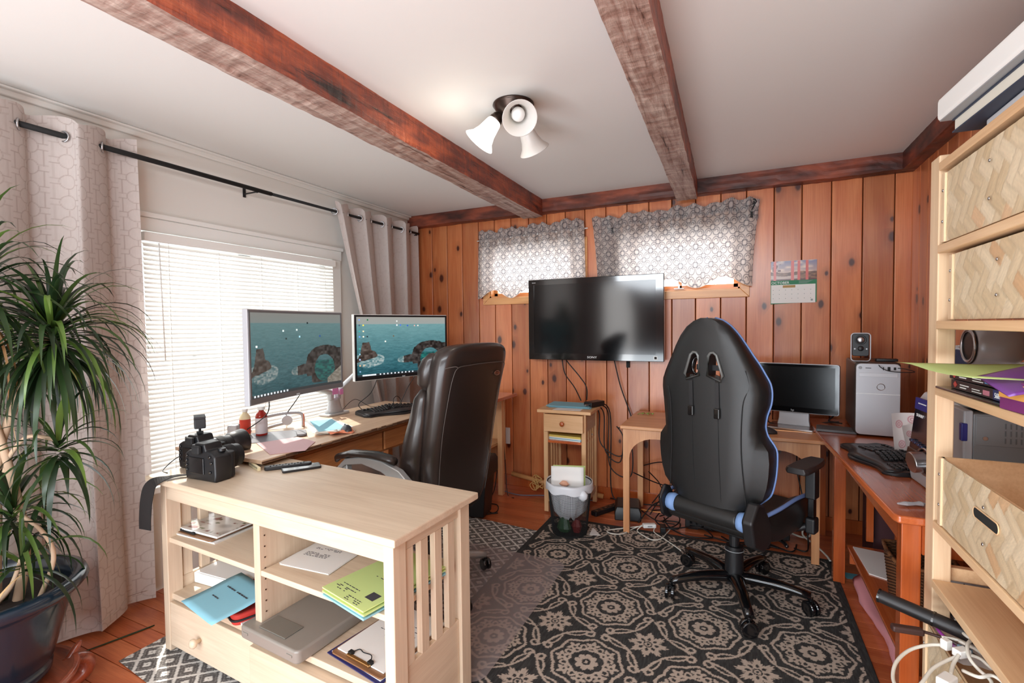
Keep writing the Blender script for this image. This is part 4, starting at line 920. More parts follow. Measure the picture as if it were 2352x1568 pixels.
# ------------------------------------------------------------------ television
tv = thing('television', 'large black flat television mounted high on the panelled wall', 'television', (-1.014, 3.585, 1.405))
TW, TH = 1.05, .635
ob('case', MB().prism([(-TW/2, -TH/2), (TW/2, -TH/2), (TW/2, TH/2), (-TW/2, TH/2)], 0, .055, 'y'), blackg, tv, bev=.004)
ob('rear_housing', MB().box(-TW*.4, TW*.4, .055, .085, -TH*.35, TH*.35), black, tv, bev=.01)
ob('bezel', MB().box(-TW/2+.004, TW/2-.004, -.006, 0, TH/2-.044, TH/2-.004).box(-TW/2+.004, TW/2-.004, -.006, 0, -TH/2+.004, -TH/2+.052).box(-TW/2+.004, -TW/2+.05, -.006, 0, -TH/2+.052, TH/2-.044).box(TW/2-.056, TW/2-.004, -.006, 0, -TH/2+.052, TH/2-.044), pm('piano_black', (10, 10, 11), .06, coat=.8), tv)
ob('screen', MB().box(-TW/2+.05, TW/2-.056, -.003, -.001, -TH/2+.052, TH/2-.044), pm('tv_glass', (9, 9, 11), .11, spec=.6), tv)
lt = pm('lettering_white', (225, 225, 225), .4, emit=(225, 225, 225), es=.15)
text('SONY', .022, lt, tv, (-.04, -.0065, -TH/2+.018), (R(90), 0, 0), sx=1.3)
text('BRAVIA', .009, lt, tv, (-TW/2+.035, -.0065, TH/2-.028), (R(90), 0, 0))
ob('sticker', MB().box(.455, .48, -.0072, -.006, -TH/2+.014, -TH/2+.042), whitep, tv); ob('sticker_print', MB().box(.459, .476, -.0078, -.0072, -TH/2+.019, -TH/2+.037), blackm, tv)
ob('wall_mount', MB().box(-.2, .2, .085, .117, -.12, .12).box(.235, .26, .1, .117, -TH/2-.055, .1), blackm, tv)
cable('black television cord dropping from the middle of the screen to the power brick', [(-1.27, 3.62, 1.09), (-1.24, 3.60, .98), (-1.15, 3.56, .88), (-1.08, 3.5, .79)], .0045, blackc)
cable('black television cord with a knot near the screen, curving to the power brick', [(-1.24, 3.62, 1.09), (-1.20, 3.6, 1.05), (-1.12, 3.6, .96), (-1.06, 3.58, .88), (-1.05, 3.55, .79)], .0045, blackc)
cable('long straight black cord from the right part of the television down behind the small table', [(-.86, 3.64, 1.09), (-.82, 3.66, .9), (-.77, 3.67, .75), (-.70, 3.665, .55), (-.66, 3.66, .4)], .0045, blackc)
# ------------------------------------------------------------------ calendar
ca = thing('wall_calendar', 'wall calendar open at October with a bridge photograph above', 'calendar', (.321, Y1-.0185, 0), rot=(0, 0, 0))
def calpic(U, V):
    sky = mixc(V, (236, 190, 150), (120, 120, 150)); cl = vn(U*8, V*9); c = mixc((cl-.4)*1.6, sky, (240, 214, 190))
    hill = V < .38+.1*vn(U*6, V*0+1); c = np.where(hill[..., None], mixc(vn(U*20, V*20), (80, 50, 44), (150, 110, 80)), c)
    c = np.where(((V < .2+.25*np.abs(U-.3)) & (U < .6))[..., None], (190, 170, 160), c)
    c = np.where((((U < .22) & (vn(U*16, V*12) > .5) & (V > .35)) | (V < .08))[..., None], (90, 44, 44), c)
    for a in (.09, .48, .62, .79): c = np.where((abs(U-a) < .03)[..., None], (206, 92, 84), c)
    return c
prm = painted('print_gloss', .25, spec=.6)
ob('page', MB().prism([(-.133, 1.484), (.131, 1.494), (.131, 1.63), (-.133, 1.63)], -.005, 0, 'y'), pm('calendar_green', (30, 120, 78), .5), ca)
ob('date_grid', MB().box(-.131, .124, -.007, -.005, 1.49, 1.612), pwhite, ca)
ob('month_band', MB().box(-.133, .131, -.008, -.005, 1.612, 1.64), MATS['calendar_green'], ca)
paint('picture', 120, 60, lambda U, V: (-.133+.264*U, -.007+0*U, 1.64+.128*V), calpic, prm, ca)
ob('cover', MB().box(-.133, .131, -.0065, -.003, 1.64, 1.769), pwhite, ca)
text('OCTOBER', .024, lt, ca, (-.130, -.0083, 1.617), (R(90), 0, 0), sx=.95)
mb = MB()
for j in range(5): mb.box(.03, .03+.08-j*.008, -.0084, -.008, 1.634-j*.004, 1.6355-j*.004)
for i in range(7):
    for j in range(3): mb.box(-.12+i*.036, -.116+i*.036, -.0073, -.007, 1.575-j*.028, 1.579-j*.028)
mb.box(.098, .110, -.0073, -.007, 1.502, 1.514)
ob('print', mb, pm('print_grey', (150, 160, 158), .7), ca)['kind'] = 'stuff'
ob('label', MB().box(-.062, .01, -.0085, -.007, 1.592, 1.608), pm('tan_label', (176, 140, 84), .6), ca)
# ------------------------------------------------------------------ nightstand
ns = thing('nightstand', 'tall narrow pine stand with one drawer and slatted sides', 'stand', (-1.125, 3.24, 0), R(2))
def nb_(n, *a, m=honey, p=ns, bev=.002): return ob(n, MB().box(*a), m, p, bev=bev)
nb_('top', -.195, .20, -.03, .37, .735, .758, bev=.004)
for x in (-.155, .125):
    for y in (0, .31): nb_('leg', x, x+.032, y, y+.032, .012, .735, m=honeyz)
    for z0, z1 in ((.60, .735), (.09, .14)): nb_('side_rail', x+.006, x+.026, .032, .31, z0, z1, m=piney)
    for q in range(4): nb_('slat', x+.008, x+.022, .062+q*.062, .088+q*.062, .14, .60, m=honeyz)
d = nb_('drawer', -.14, .145, -.035, .30, .605, .728, bev=.003)
ob('knob', MB().lathe([(.007, 0), (.007, .012), (.016, .018), (.017, .026), (.010, .032), (.002, .033)], 16, (0, -.034, .667), rot=Matrix.Rotation(R(90), 3, 'X')), glossz, d, smooth=True)
nb_('shelf', -.14, .14, .006, .32, .515, .533, m=gloss); nb_('shelf', -.14, .14, .006, .32, .13, .146); nb_('front_rail', -.123, .125, .008, .022, .085, .128)
nsp = Matrix.Translation((-1.125, 3.24, 0)) @ Matrix.Rotation(R(2), 4, 'Z')
def nl(x, y, z): return tuple(nsp @ Vector((x, y, z)))
stack('yellow and pale blue papers on the middle shelf of the nightstand', nl(.0, .14, .534), .26, .24, .035, [pwhite, pblue, pwhite, pyel, pyel], R(-4), jitter=.008)
flat('paper_sheet', 'white sheet on top of the nightstand under the blue sheets', [nl(-.08, -.02, 0), nl(.12, -.01, 0), nl(.11, .16, 0), nl(-.06, .14, 0)], .7585, pwhite)
stack('light blue paper sheets spread on top of the nightstand', nl(.0, .18, .760), .31, .20, .010, [pblue]*4, R(4), jitter=.012)
t = thing('power_adapter', 'black power brick on the right edge of the nightstand top', 'power adapter', nl(.165, .22, .7590), R(-25))
ob('body', MB().cb((0, 0, .02), (.075, .15, .038)), black, t, bev=.006); ob('plug', MB().cyl((.01, -.075, .02), (.012, -.115, .02), .008, n=10), steel, t)
r_ = random.Random(9)
for i, (x0, x1, yb, zz) in enumerate([(-.92, -.80, 3.55, .42), (-.90, -.74, 3.6, .30), (-.94, -.78, 3.5, .48), (-.88, -.76, 3.58, .10)]):
    cable(['loop of black cord hanging to the right of the nightstand', 'long black cord loop reaching low behind the small table', 'short black cord bight just below the nightstand top', 'black cord dropping straight to the power strip'][i],
          [(-.97, 3.44, .775), (x0, yb, .70), (x0+.01, yb, zz), (x1, yb, zz-.08 if i < 3 else .05), (x1+.02, yb+.02, zz+.1 if i < 3 else .02), (x1-.03, yb+.03, .6 if i < 3 else .02)], .0045, blackc, k=8)
# ------------------------------------------------------------------ waste basket
wb = thing('waste_basket', 'round black mesh waste basket with a white liner bag', 'waste basket', (-1.005, 2.99, .0075))
nseg = 84; rows = 46
V_ = []; F_ = []
for j in range(rows+1):
    z = .33*j/rows; r_j = .112+.032*(j/rows)
    for i in range(nseg): V_.append((r_j*math.cos(2*PI*i/nseg), r_j*math.sin(2*PI*i/nseg), z))
for j in range(rows):
    for i in range(nseg): F_.append((j*nseg+i, j*nseg+(i+1) % nseg, (j+1)*nseg+(i+1) % nseg, (j+1)*nseg+i))
o = ob('mesh_wall', MB().add(V_, F_), blackm, wb); w_ = o.modifiers.new('w', 'WIREFRAME'); w_.thickness = .0023; w_.use_even_offset = False
ob('base', MB().lathe([(.113, 0), (.116, .012), (.11, .012)], 40), blackm, wb); ob('floor_pan', MB().cyl((0, 0, 0), (0, 0, .003), .112, n=40), blackm, wb)
ob('rim', MB().tube([(.144*math.cos(a), .144*math.sin(a), .332) for a in [2*PI*i/40 for i in range(40)]], .004, 6, True), blackm, wb)
lin_m = NT('liner_plastic'); lin_m.b.inputs['Base Color'].default_value = (.82, .84, .88, 1); lin_m.b.inputs['Roughness'].default_value = .3
_tp = lin_m.n('ShaderNodeBsdfTransparent'); _mx = lin_m.n('ShaderNodeMixShader', ins={0: .86}); lin_m.l(_tp.outputs[0], _mx.inputs[1]); lin_m.l(lin_m.b.outputs[0], _mx.inputs[2]); lin_m.l(_mx.outputs[0], lin_m.out.inputs[0]); lin_m = lin_m.m
def lin_f(rad, z, k): return [(rad(i)*math.cos(2*PI*i/48), rad(i)*math.sin(2*PI*i/48), z+k*math.sin(i*.9)) for i in range(48)]
t = thing('bin_liner', 'white plastic liner bag folded over the rim of the waste basket', 'bag', (-1.005, 2.99, .0075))
rings = [[((.09+.02*math.sin(i*1.7))*math.cos(2*PI*i/48)*.6, (.09+.02*math.sin(i*1.7))*math.sin(2*PI*i/48)*.6, .10+.01*math.sin(i)) for i in range(48)],
         [((.10+.012*math.sin(i*1.3))*math.cos(2*PI*i/48), (.10+.012*math.sin(i*1.3))*math.sin(2*PI*i/48), .15) for i in range(48)],
         lin_f(lambda i: .128+.005*math.sin(i*1.1), .26, 0), lin_f(lambda i: .140, .328, .002), lin_f(lambda i: .150, .341, .002), lin_f(lambda i: .154, .325, .002), lin_f(lambda i: .153+.004*math.sin(i*.8), .285, .006)]
ob('bag', MB().loft(rings, cap=False), lin_m, t, smooth=True)
ob('knot', MB().loft([[(.118+.03*math.cos(a)*s_, -.09+.022*math.sin(a)*s_, z) for a in [2*PI*i/10 for i in range(10)]] for z, s_ in ((.245, .3), (.265, 1), (.29, 1.1), (.31, .5))]), lin_m, t, smooth=True)
sheet('white sheet sticking up out of the waste basket', (-1.01, 2.965, .375), .21, .13, pwhite, 0, curl=.01, name='paper_sheet').rotation_euler = (R(82), 0, R(14))
sheet('green sheet standing behind the white one in the waste basket', (-1.005, 2.985, .378), .21, .13, pgreen, 0, curl=.008, name='paper_sheet').rotation_euler = (R(82), 0, R(17))
ob('tissue', MB().loft([[(.035*math.cos(a)*s_, .02*math.sin(a)*s_, z) for a in [2*PI*i/9 for i in range(9)]] for z, s_ in ((0, .6), (.012, 1), (.03, .5))]), pm('peach_tissue', (224, 170, 142), .8), None, (-1.02, 2.93, .325), label='small peach coloured tissue in the waste basket', cat='tissue')
ob('wrapper', MB().loft([[(.05*math.cos(a)*s_, .03*math.sin(a)*s_, z) for a in [2*PI*i/9 for i in range(9)]] for z, s_ in ((0, .6), (.03, 1), (.10, .5))]), pm('dark_green_wrapper', (50, 84, 54), .4), None, (-1.03, 2.95, .012), label='dark green wrapper at the bottom of the waste basket', cat='wrapper')
ob('wrapper', MB().loft([[(.035*math.cos(a)*s_, .03*math.sin(a)*s_, z) for a in [2*PI*i/9 for i in range(9)]] for z, s_ in ((0, .6), (.05, 1), (.09, .5))]), pm('dark_red_wrapper', (120, 36, 34), .4), None, (-.95, 2.97, .012), label='dark red wrapper at the bottom of the waste basket', cat='wrapper')
flat('paper_sheet', 'small white paper triangle on the rug beside the waste basket', [(-.88, 3.10), (-.80, 3.0), (-.87, 2.98)], .009, pwhite)
# ------------------------------------------------------------------ small arched table with the computer monitor
ft = thing('table', 'light wooden table with arched apron, carrying the widescreen monitor', 'table', (0, 0, 0))
ob('top', MB().box(-.695, .425, 3.085, 3.665, .69, .712), deskw, ft, bev=.006, seg=3)
def apron(x0, x1, y0, y1, zl, zt, arch, ax='y'):
    pts = [(x0, zt), (x0, zl)]
    for i in range(9):
        t = PI/2*i/8; pts.append((x0+.045+arch*(1-math.cos(t)), zt-.165+.11*math.sin(t)))
    for i in range(8, -1, -1):
        t = PI/2*i/8; pts.append((x1-.045-arch*(1-math.cos(t)), zt-.165+.11*math.sin(t)))
    pts += [(x1, zl), (x1, zt)]
    return MB().prism(pts, y0, y1, ax)
mb = MB()
xs = [(-.675, -.635)]
def arch_panel(x0, x1, y0, y1):
    A = .16; L = []
    low = [(x0, .012), (x0+.038, .012), (x0+.040, .50)]+[(x0+.040+A*(1-math.cos(t)), .50+.135*math.sin(t)) for t in [PI/2*i/8 for i in range(1, 9)]]
    b = MB()
    b.prism([(x0, .69), (x0, .012), (x0+.038, .012), (x0+.040, .50), (x0+.040, .69)], y0, y1, 'y')
    for (px, pz), (qx, qz) in zip(low[2:], low[3:]): b.prism([(px, .69), (px, pz), (qx, qz), (qx, .69)], y0, y1, 'y')
    b.box(low[-1][0], x1-.2, y0, y1, .635, .69)
    hi = [(x1-(p-x0), z) for p, z in low]
    b.prism([(x1, .69), (x1, .012), (x1-.038, .012), (x1-.040, .50), (x1-.040, .69)], y0, y1, 'y')
    for (px, pz), (qx, qz) in zip(hi[2:], hi[3:]): b.prism([(px, .69), (px, pz), (qx, qz), (qx, .69)], y0, y1, 'y')
    return b
ob('front_frame', arch_panel(-.68, .405, 3.11, 3.135), deskwz, ft); ob('back_frame', arch_panel(-.68, .405, 3.60, 3.625), deskwz, ft)
for x in (-.68, .38): ob('side_apron', MB().box(x+.001, x+.024, 3.135, 3.60, .62, .69), piney, ft)
ob('leg', MB().box(-.677, -.645, 3.135, 3.155, .012, .62), deskwz, ft); ob('leg', MB().box(.37, .402, 3.135, 3.155, .012, .62), deskwz, ft)
lf = thing('leaf_sprig', 'small green plant cutting lying on the arched table', 'leaf', (-.60, 3.52, .713), R(20))
gr_ = pm('fresh_leaf_green', (150, 190, 90), .5)
for i in range(5): ob('leaf', MB().loft([[(x, w, .004+h_), (x, -w, .004+h_), (x, 0, h_)] for x, w, h_ in ((-.02, .001, 0), (-.008, .008, .006), (.008, .009, .008), (.02, .001, .002))]), gr_, lf, ((i-2)*.022, (i % 2)*.014, 0), (0, 0, i*1.1), smooth=True)
# computer monitor
pm_ = thing('monitor', 'widescreen computer monitor, switched off, on a silver foot on the arched table', 'monitor', (.30, 3.42, .7125), R(-14))
PW, PH, PZ = .475, .302, .245
ob('case', MB().prism([(x, z+PZ) for x, z in rr(PW, PH, .014, 3)], 0, .035, 'y'), silver, pm_, bev=.003)
ob('bezel', MB().prism([(x, z+PZ) for x, z in rr(PW-.008, PH-.008, .012, 3)], -.003, 0, 'y'), blackg, pm_)
ob('screen', MB().box(-PW/2+.022, PW/2-.022, -.0036, -.003, PZ-PH/2+.035, PZ+PH/2-.02), pm('off_screen', (10, 11, 13), .22, spec=.5), pm_)
text('hp', .018, pm('logo_silver', (200, 205, 210), .3), pm_, (-.012, -.0034, PZ-PH/2+.010), (R(90), 0, 0), name='maker_lettering')
ob('neck', MB().loft([[(-.09*s_, y, z), (.09*s_, y, z), (.09*s_, y+.03, z), (-.09*s_, y+.03, z)] for z, y, s_ in ((.010, .01, 1), (.05, .02, .92), (.15, .035, .9))]), silver, pm_, bev=.006)
ob('foot', MB().prism(rr(.26, .20, .02), 0, .012), steel, pm_, bev=.003)
mouse('black mouse on the arched table beside the monitor foot', (.145, 3.19, .7125), R(95))
ob('book', MB().prism(rr(.19, .14, .006), 0, .014), pm('slate_slab', (96, 98, 100), .35), None, (.50, 3.27, .7405), (0, 0, R(-8)), bev=.002, label='thin dark grey external disc drive lying in front of the silver tower', cat='disc drive')
bpy.data.objects['book'].name = 'disc_drive'
cable('black cords lying on the table behind the monitor foot', [(.18, 3.50, .78), (.17, 3.46, .73), (.28, 3.44, .72), (.38, 3.52, .72), (.5, 3.5, .745), (.56, 3.46, .75)], .004, blackc)
cable('black monitor cord curving up beside the silver tower', [(.50, 3.47, .85), (.53, 3.5, .80), (.50, 3.52, .75), (.55, 3.5, .75)], .0045, blackc)
# ------------------------------------------------------------------ glossy orange desk along the right wall
rd = thing('writing_table', 'glossy orange oak table along the right wall, carrying tower, keyboard and stereo', 'table', (0, 0, 0))
ob('top', MB().prism([(.40, 3.675), (.40, 3.075), (.452, 1.925), (.462, 1.905), (.93, 1.905), (.93, 3.675)], .713, .7395), gloss, rd, bev=.007, seg=3)
for x, y in ((.475, 1.925), (.448, 2.96), (.86, 1.925), (.86, 2.96)): ob('leg', MB().box(x, x+.052, y, y+.052, 0 if y > 2 else 0, .713), glossz, rd, bev=.003)
ob('apron', MB().box(.49, .508, 1.952, 2.96, .62, .713), gloss, rd); ob('apron', MB().box(.527, .86, 1.915, 1.935, .62, .713), glossz, rd); ob('apron', MB().box(.88, .90, 1.95, 2.96, .62, .713), gloss, rd)
ob('rear_leg', MB().box(.86, .91, 3.60, 3.65, 0, .713), glossz, rd); ob('rear_leg', MB().box(.45, .50, 3.60, 3.65, 0, .713), glossz, rd)
ob('slat', MB().box(.60, .63, 3.02, 3.035, .22, .62), glossz, rd); ob('slat', MB().box(.72, .75, 3.02, 3.035, .22, .62), glossz, rd)
ob('low_shelf', MB().box(.508, .90, 1.95, 2.98, .19, .205), gloss, rd, bev=.003)
ob('low_rail', MB().box(.52, .88, 2.965, 2.985, .11, .19), glossz, rd)
# tower
tw = thing('computer_tower', 'silver fronted computer tower with dark sides, on the table corner', 'computer', (.683, 3.36, .7400), R(-4))
ob('side_shell', MB().box(-.10, .10, -.19, .24, .008, .40), pm('tower_dark', (58, 52, 48), .35), tw, bev=.012, seg=3)
ob('front', MB().prism([(x, z+.203) for x, z in rr(.192, .385, .022, 4)], -.205, -.188, 'y'), silver, tw, bev=.003)
ob('drive_flap', MB().box(-.083, .083, -.2075, -.205, .325, .345), pm('silver_light', (205, 205, 208), .3, metal=.2), tw, bev=.001)
ob('seam', MB().box(-.095, .095, -.2062, -.205, .232, .2345), whitep, tw)
ob('power_button', MB().cyl((-.078, -.205, .373), (-.078, -.209, .373), .008, n=16), greyp, tw, bev=.001)
ob('port_row', MB().box(-.055, -.03, -.2065, -.205, .370, .373).box(.02, .024, -.2065, -.205, .362, .378).box(.04, .052, -.2065, -.205, .360, .380).box(.066, .076, -.2075, -.205, .364, .378), blackm, tw)
ob('badge', MB().tube([(.012+.017*math.cos(a), -.207, .272+.017*math.sin(a)) for a in [2*PI*i/20 for i in range(20)]], .0016, 6, True), steel, tw)
ob('card_reader', MB().prism(rr(.10, .07, .008), 0, .014), black, None, (.735, 3.30, .7410+.40), (0, 0, R(-8)), bev=.002, label='flat black device lying on top of the silver computer tower', cat='device')
cable('thin black cord looping over the front of the silver tower', [(.70, 3.27, 1.142), (.67, 3.14, 1.125), (.71, 3.135, 1.10), (.78, 3.13, 1.095), (.82, 3.14, 1.098), (.78, 3.14, 1.112), (.75, 3.145, 1.115)], .0022, blackc)
sp = thing('speaker', 'small black desktop speaker with silver frame standing on the computer tower', 'speaker', (.615, 3.30, .7400+.401), R(-6))
fr_ = [(x, z+.078) for x, z in rr(.088, .155, .016, 4)]
ob('frame', MB().tube([(x, -.035, z) for x, z in fr_], .0035, 6, True), silver, sp, smooth=True)
ob('body', MB().prism([(x, z+.09) for x, z in rr(.078, .125, .012, 4)], -.03, .05, 'y'), black, sp, bev=.003)
ro90 = Matrix.Rotation(R(90), 3, 'X')
ob('tweeter_ring', MB().lathe([(.019, .03), (.024, .034), (.027, .031)], 28, (0, 0, .118), cap=False, rot=ro90), black, sp, smooth=True)
ob('cone', MB().lathe([(.0195, .0315), (.015, .035), (.008, .037), (.001, .038)], 24, (0, 0, .118), rot=ro90), steel, sp, smooth=True)
ob('knob', MB().lathe([(.014, .03), (.014, .038), (.011, .041), (.001, .042)], 24, (0, 0, .070), rot=ro90), black, sp, smooth=True)
for x in (-.027, .027): ob('button', MB().cyl((x, -.03, .068), (x, -.034, .068), .004, n=12), silver, sp)
keyboard('large black ergonomic keyboard on the glossy orange table', (.605, 2.64, .7400), R(-80))
# paper bag, stereo
t = thing('paper_cup_holder', 'white envelope with pink swirls stuck behind the stereo', 'envelope', (.70, 2.72, .7400), R(20))
def swirl(U, V):
    m = 0*U
    for a, b in ((.3, .75), (.7, .5), (.35, .3), (.75, .85)):
        r = np.hypot(U-a, (V-b)*1.6); m = np.maximum(m, np.exp(-((r-.12)/.018)**2)); m = np.maximum(m, np.exp(-((r-.05)/.018)**2))
    return mixc(m, (238, 230, 226), (206, 130, 140))
paint('sheet', 50, 60, lambda U, V: ((U-.5)*.13, .02*np.sin(U*3)+.03*V, .20*V), swirl, painted('print_matte', .7), t)
paint('sheet', 50, 60, lambda U, V: ((U-.5)*.12+.02, -.05+.02*np.sin(U*3)+.05*V, .15*V), swirl, painted('print_matte', .7), t)
st = thing('stereo', 'silver and blue mini stereo system with round volume knob', 'stereo', (.685, 2.225, .7400), R(-86)); st.scale = (1.36, 1, 1.02)
stm = pm('stereo_silver', (186, 186, 188), .35, metal=.2)
def sect(pts, x0, x1): return MB().prism(pts, x0, x1, 'x')
ob('cabinet', sect([(-.06, 0), (-.075, .10), (-.062, .13), (-.045, .30), (-.02, .34), (.17, .34), (.17, 0)], -.12, .12), stm, st, bev=.008, seg=3)
ob('display', sect([(-.0705, .125), (-.0635, .130), (-.0475, .285), (-.052, .285)], -.108, .108), pm('display_dark', (16, 16, 30), .08, coat=.6), st)
ob('blue_band', sect([(-.0535, .275), (-.0475, .275), (-.0445, .318), (-.0505, .318)], -.112, .112), pm('blue_plastic', (42, 50, 128), .35), st)
ob('cd_flap', sect([(-.085, .07), (-.074, .07), (-.066, .128), (-.076, .128)], -.11, .11), blackg, st, bev=.003)
ob('volume_knob', MB().cyl((.0, -.07, .105), (.0, -.115, .100), .036, n=32), steel, st, bev=.004)
ob('knob_ring', MB().tube([(.046*math.cos(a), -.074, .105+.046*math.sin(a)) for a in [2*PI*i/28 for i in range(28)]], .004, 6, True), steel, st, smooth=True)
for i in range(4): ob('button', MB().cb((-.085+i*.022, -.071, .158-i*.002), (.016, .016, .011), Matrix.Rotation(R(-12), 3, 'X')), pm('navy_button', (30, 34, 64), .3), st, bev=.003)
for i in range(5): ob('button', MB().cyl((.05+.016*math.cos(i), -.069, .14+.016*math.sin(i)), (.05+.016*math.cos(i), -.076, .14+.016*math.sin(i)), .006, n=12), silver, st, bev=.001)
text('SHARP', .016, lt, st, (-.09, -.0585, .25), (R(84), 0, 0))
text('MINI COMPONENT', .006, lt, st, (-.09, -.0525, .297), (R(84), 0, 0))
ob('side_panel', MB().box(.1205, .1235, .0, .15, .05, .30), greyp, st)
t = thing('speaker', 'round topped speaker with dark blue mesh and silver ring, behind the stereo', 'speaker', (.83, 2.62, .7400), R(-70))
ob('cabinet', MB().prism([(-.09, 0), (.09, 0), (.10, .12)]+[(.105*math.cos(a), .39+.13*math.sin(a)) for a in [PI*i/12 for i in range(13)]]+[(-.10, .12)], 0, .10, 'y'), stm, t, bev=.006)
ob('grille', MB().prism([(.090*math.cos(a), .35+.15*math.sin(a)) for a in [2*PI*i/32 for i in range(32)]], -.012, 0, 'y'), pm('navy_mesh', (38, 44, 72), .6, bump=.6, bs=900), t, bev=.003)
ob('ring', MB().tube([(.094*math.cos(a), -.006, .35+.155*math.sin(a)) for a in [2*PI*i/36 for i in range(36)]], .006, 8, True), silver, t, smooth=True)
t = thing('candy_wrapper', 'small crumpled clear wrapper on the near corner of the glossy table', 'wrapper', (.525, 2.02, .7402), .4)
ob('foil', MB().loft([[(x, .012*math.cos(a)*s_, .008+.007*math.sin(a)*s_) for a in [2*PI*i/7 for i in range(7)]] for x, s_ in ((-.045, .4), (-.02, 1), (.01, .7), (.03, 1.1), (.045, .3))]), silver, t)
# below the table
wk = thing('wicker_basket', 'small brown wicker basket on the low shelf of the glossy table', 'basket', (.66, 2.42, .2055), 0)
N = NT('wicker_strand'); tc = N.n('ShaderNodeTexCoord'); n_ = N.n('ShaderNodeTexNoise', ins={'Vector': tc.outputs['Object'], 'Scale': 60., 'Detail': 2.}); N.l(N.ramp(n_.outputs[0], [(.3, lin((54, 30, 18))), (.6, lin((140, 92, 58)))]), N.b.inputs['Base Color']); wick = N.m
def wicker(U, V):
    a = 2*PI*U; sq = 1/np.maximum(np.abs(np.cos(a)), np.abs(np.sin(a)))**.75; r = (.085+.02*V)*sq
    wv = .0035*np.sin(V*2*PI*17)*np.sign(np.sin(a*26))
    return (r+wv)*np.cos(a)*1.0, (r+wv)*np.sin(a)*1.25, .21*V
paint('wall', 420, 140, wicker, lambda U, V: mixc(np.clip(.5+.5*np.sin(V*2*PI*34)+.2*(vn(U*200, V*80)-.5), 0, 1), (46, 26, 16), (138, 92, 60)), painted('wicker_paint', .6), wk)
ob('rim', MB().tube([((.105/max(abs(math.cos(a)), abs(math.sin(a)))**.75)*math.cos(a), 1.25*(.105/max(abs(math.cos(a)), abs(math.sin(a)))**.75)*math.sin(a), .21) for a in [2*PI*i/40 for i in range(40)]], .008, 8, True), wick, wk, smooth=True)
ob('base', MB().box(-.08, .08, -.1, .1, 0, .008), wick, wk)
stack('printed card with pink border standing in the wicker basket', (.62, 2.44, .215), .10, .004, .28, [pwhite], R(60), n=1, name='card', cat='card').rotation_euler = (R(8), R(-10), R(60))
flat('paper_sheet', 'white sheets lying on the low shelf beside the wicker basket', [(.53, 2.95), (.70, 2.92), (.66, 2.60), (.54, 2.66)], .2055, pwhite, th=.004)
t = thing('storage_box', 'dark maroon box at the back under the glossy table', 'box', (.76, 3.2, 0))
ob('body', MB().box(-.12, .12, -.12, .12, .0, .5), pm('maroon', (66, 30, 34), .6), t, bev=.004); ob('lid', MB().box(-.125, .125, -.125, .125, .5, .53), pm('maroon', (66, 30, 34), .6), t, bev=.004)
t = thing('helmet', 'round glossy black helmet-like object under the near end of the table', 'helmet', (.72, 2.12, .2055))
ob('shell', MB().lathe([(.02, 0), (.10, .01), (.12, .07), (.11, .13), (.07, .18), (.001, .20)], 28), blackg, t, smooth=True); ob('trim', MB().tube([(.118*math.cos(a), .118*math.sin(a), .05) for a in [2*PI*i/28 for i in range(28)]], .006, 6, True), black, t, smooth=True)
t = thing('game_board', 'white card with a black printed grid above the black helmet', 'card', (.72, 2.12, .41), R(20), rot=(R(70), 0, R(10)))
ob('card', MB().box(-.10, .10, -.06, .06, -.002, .002), pwhite, t); ob('print', MB().box(-.08, .06, .03, .034, .002, .003).box(-.08, .06, -.02, -.016, .002, .003).box(-.08, -.076, -.04, .05, .002, .003).box(-.02, -.016, -.04, .05, .002, .003), blackm, t)
# pink towel on the floor
rings = []
for i in range(15):
    q = i/14; y = 2.96-.95*q; w = .045+.012*math.sin(q*9); h = .055+.015*math.sin(q*13+1)
    rings.append([(.578+.02*q+w*math.cos(a)*(1+.1*math.sin(q*30+k)), y, max(.001, h*.5+h*.55*math.sin(a)*(1+.12*math.sin(q*21+k*2)))) for k, a in enumerate([2*PI*k/14 for k in range(14)])])
ob('towel', MB().loft(rings), pm('pink_terry', (222, 150, 156), .95, bump=.6, bs=300), smooth=True, label='long rolled pink towel on the floor under the glossy table', cat='towel')
flat('card', 'small teal card on the floor behind the pink towel', [(.50, 3.10), (.60, 3.10), (.60, 3.05), (.52, 3.03)], .001, pm('teal_card', (90, 160, 176), .7), 'card')
# ------------------------------------------------------------------ tall shelf unit along the right wall
ivz = wood('shelf_pine_upright', (234, 206, 170), (214, 180, 142), 2, 1, .45, vary=.1, bump=.1)
ivy_ = wood('shelf_pine', (232, 198, 156), (210, 168, 124), 1, 1, .45, vary=.12, bump=.1)
su = thing('shelving_unit', 'tall pale pine shelving unit with woven boxes, along the right wall', 'shelving', (0, 0, 0))
for yy in (1.83, .78):
    ob('post', MB().box(.527, .572, yy, yy+.07, .0, 1.845), ivz, su, bev=.004); ob('post', MB().box(.835, .88, yy, yy+.07, .0, 1.845), ivz, su, bev=.004)
    for z in (.10, .62, 1.20, 1.78): ob('rung', MB().box(.572, .835, yy+.02, yy+.045, z-.04, z), ivy_, su, bev=.003)
SHZ = (.215, .585, .765, 1.165, 1.36, 1.582, 1.822)
for z in SHZ: ob('shelf', MB().box(.525, .875, .85, 1.829, z-.024, z), ivy_, su, bev=.003)
ob('back_rail', MB().box(.86, .878, .85, 1.83, 1.225, 1.275), ivy_, su, bev=.003)
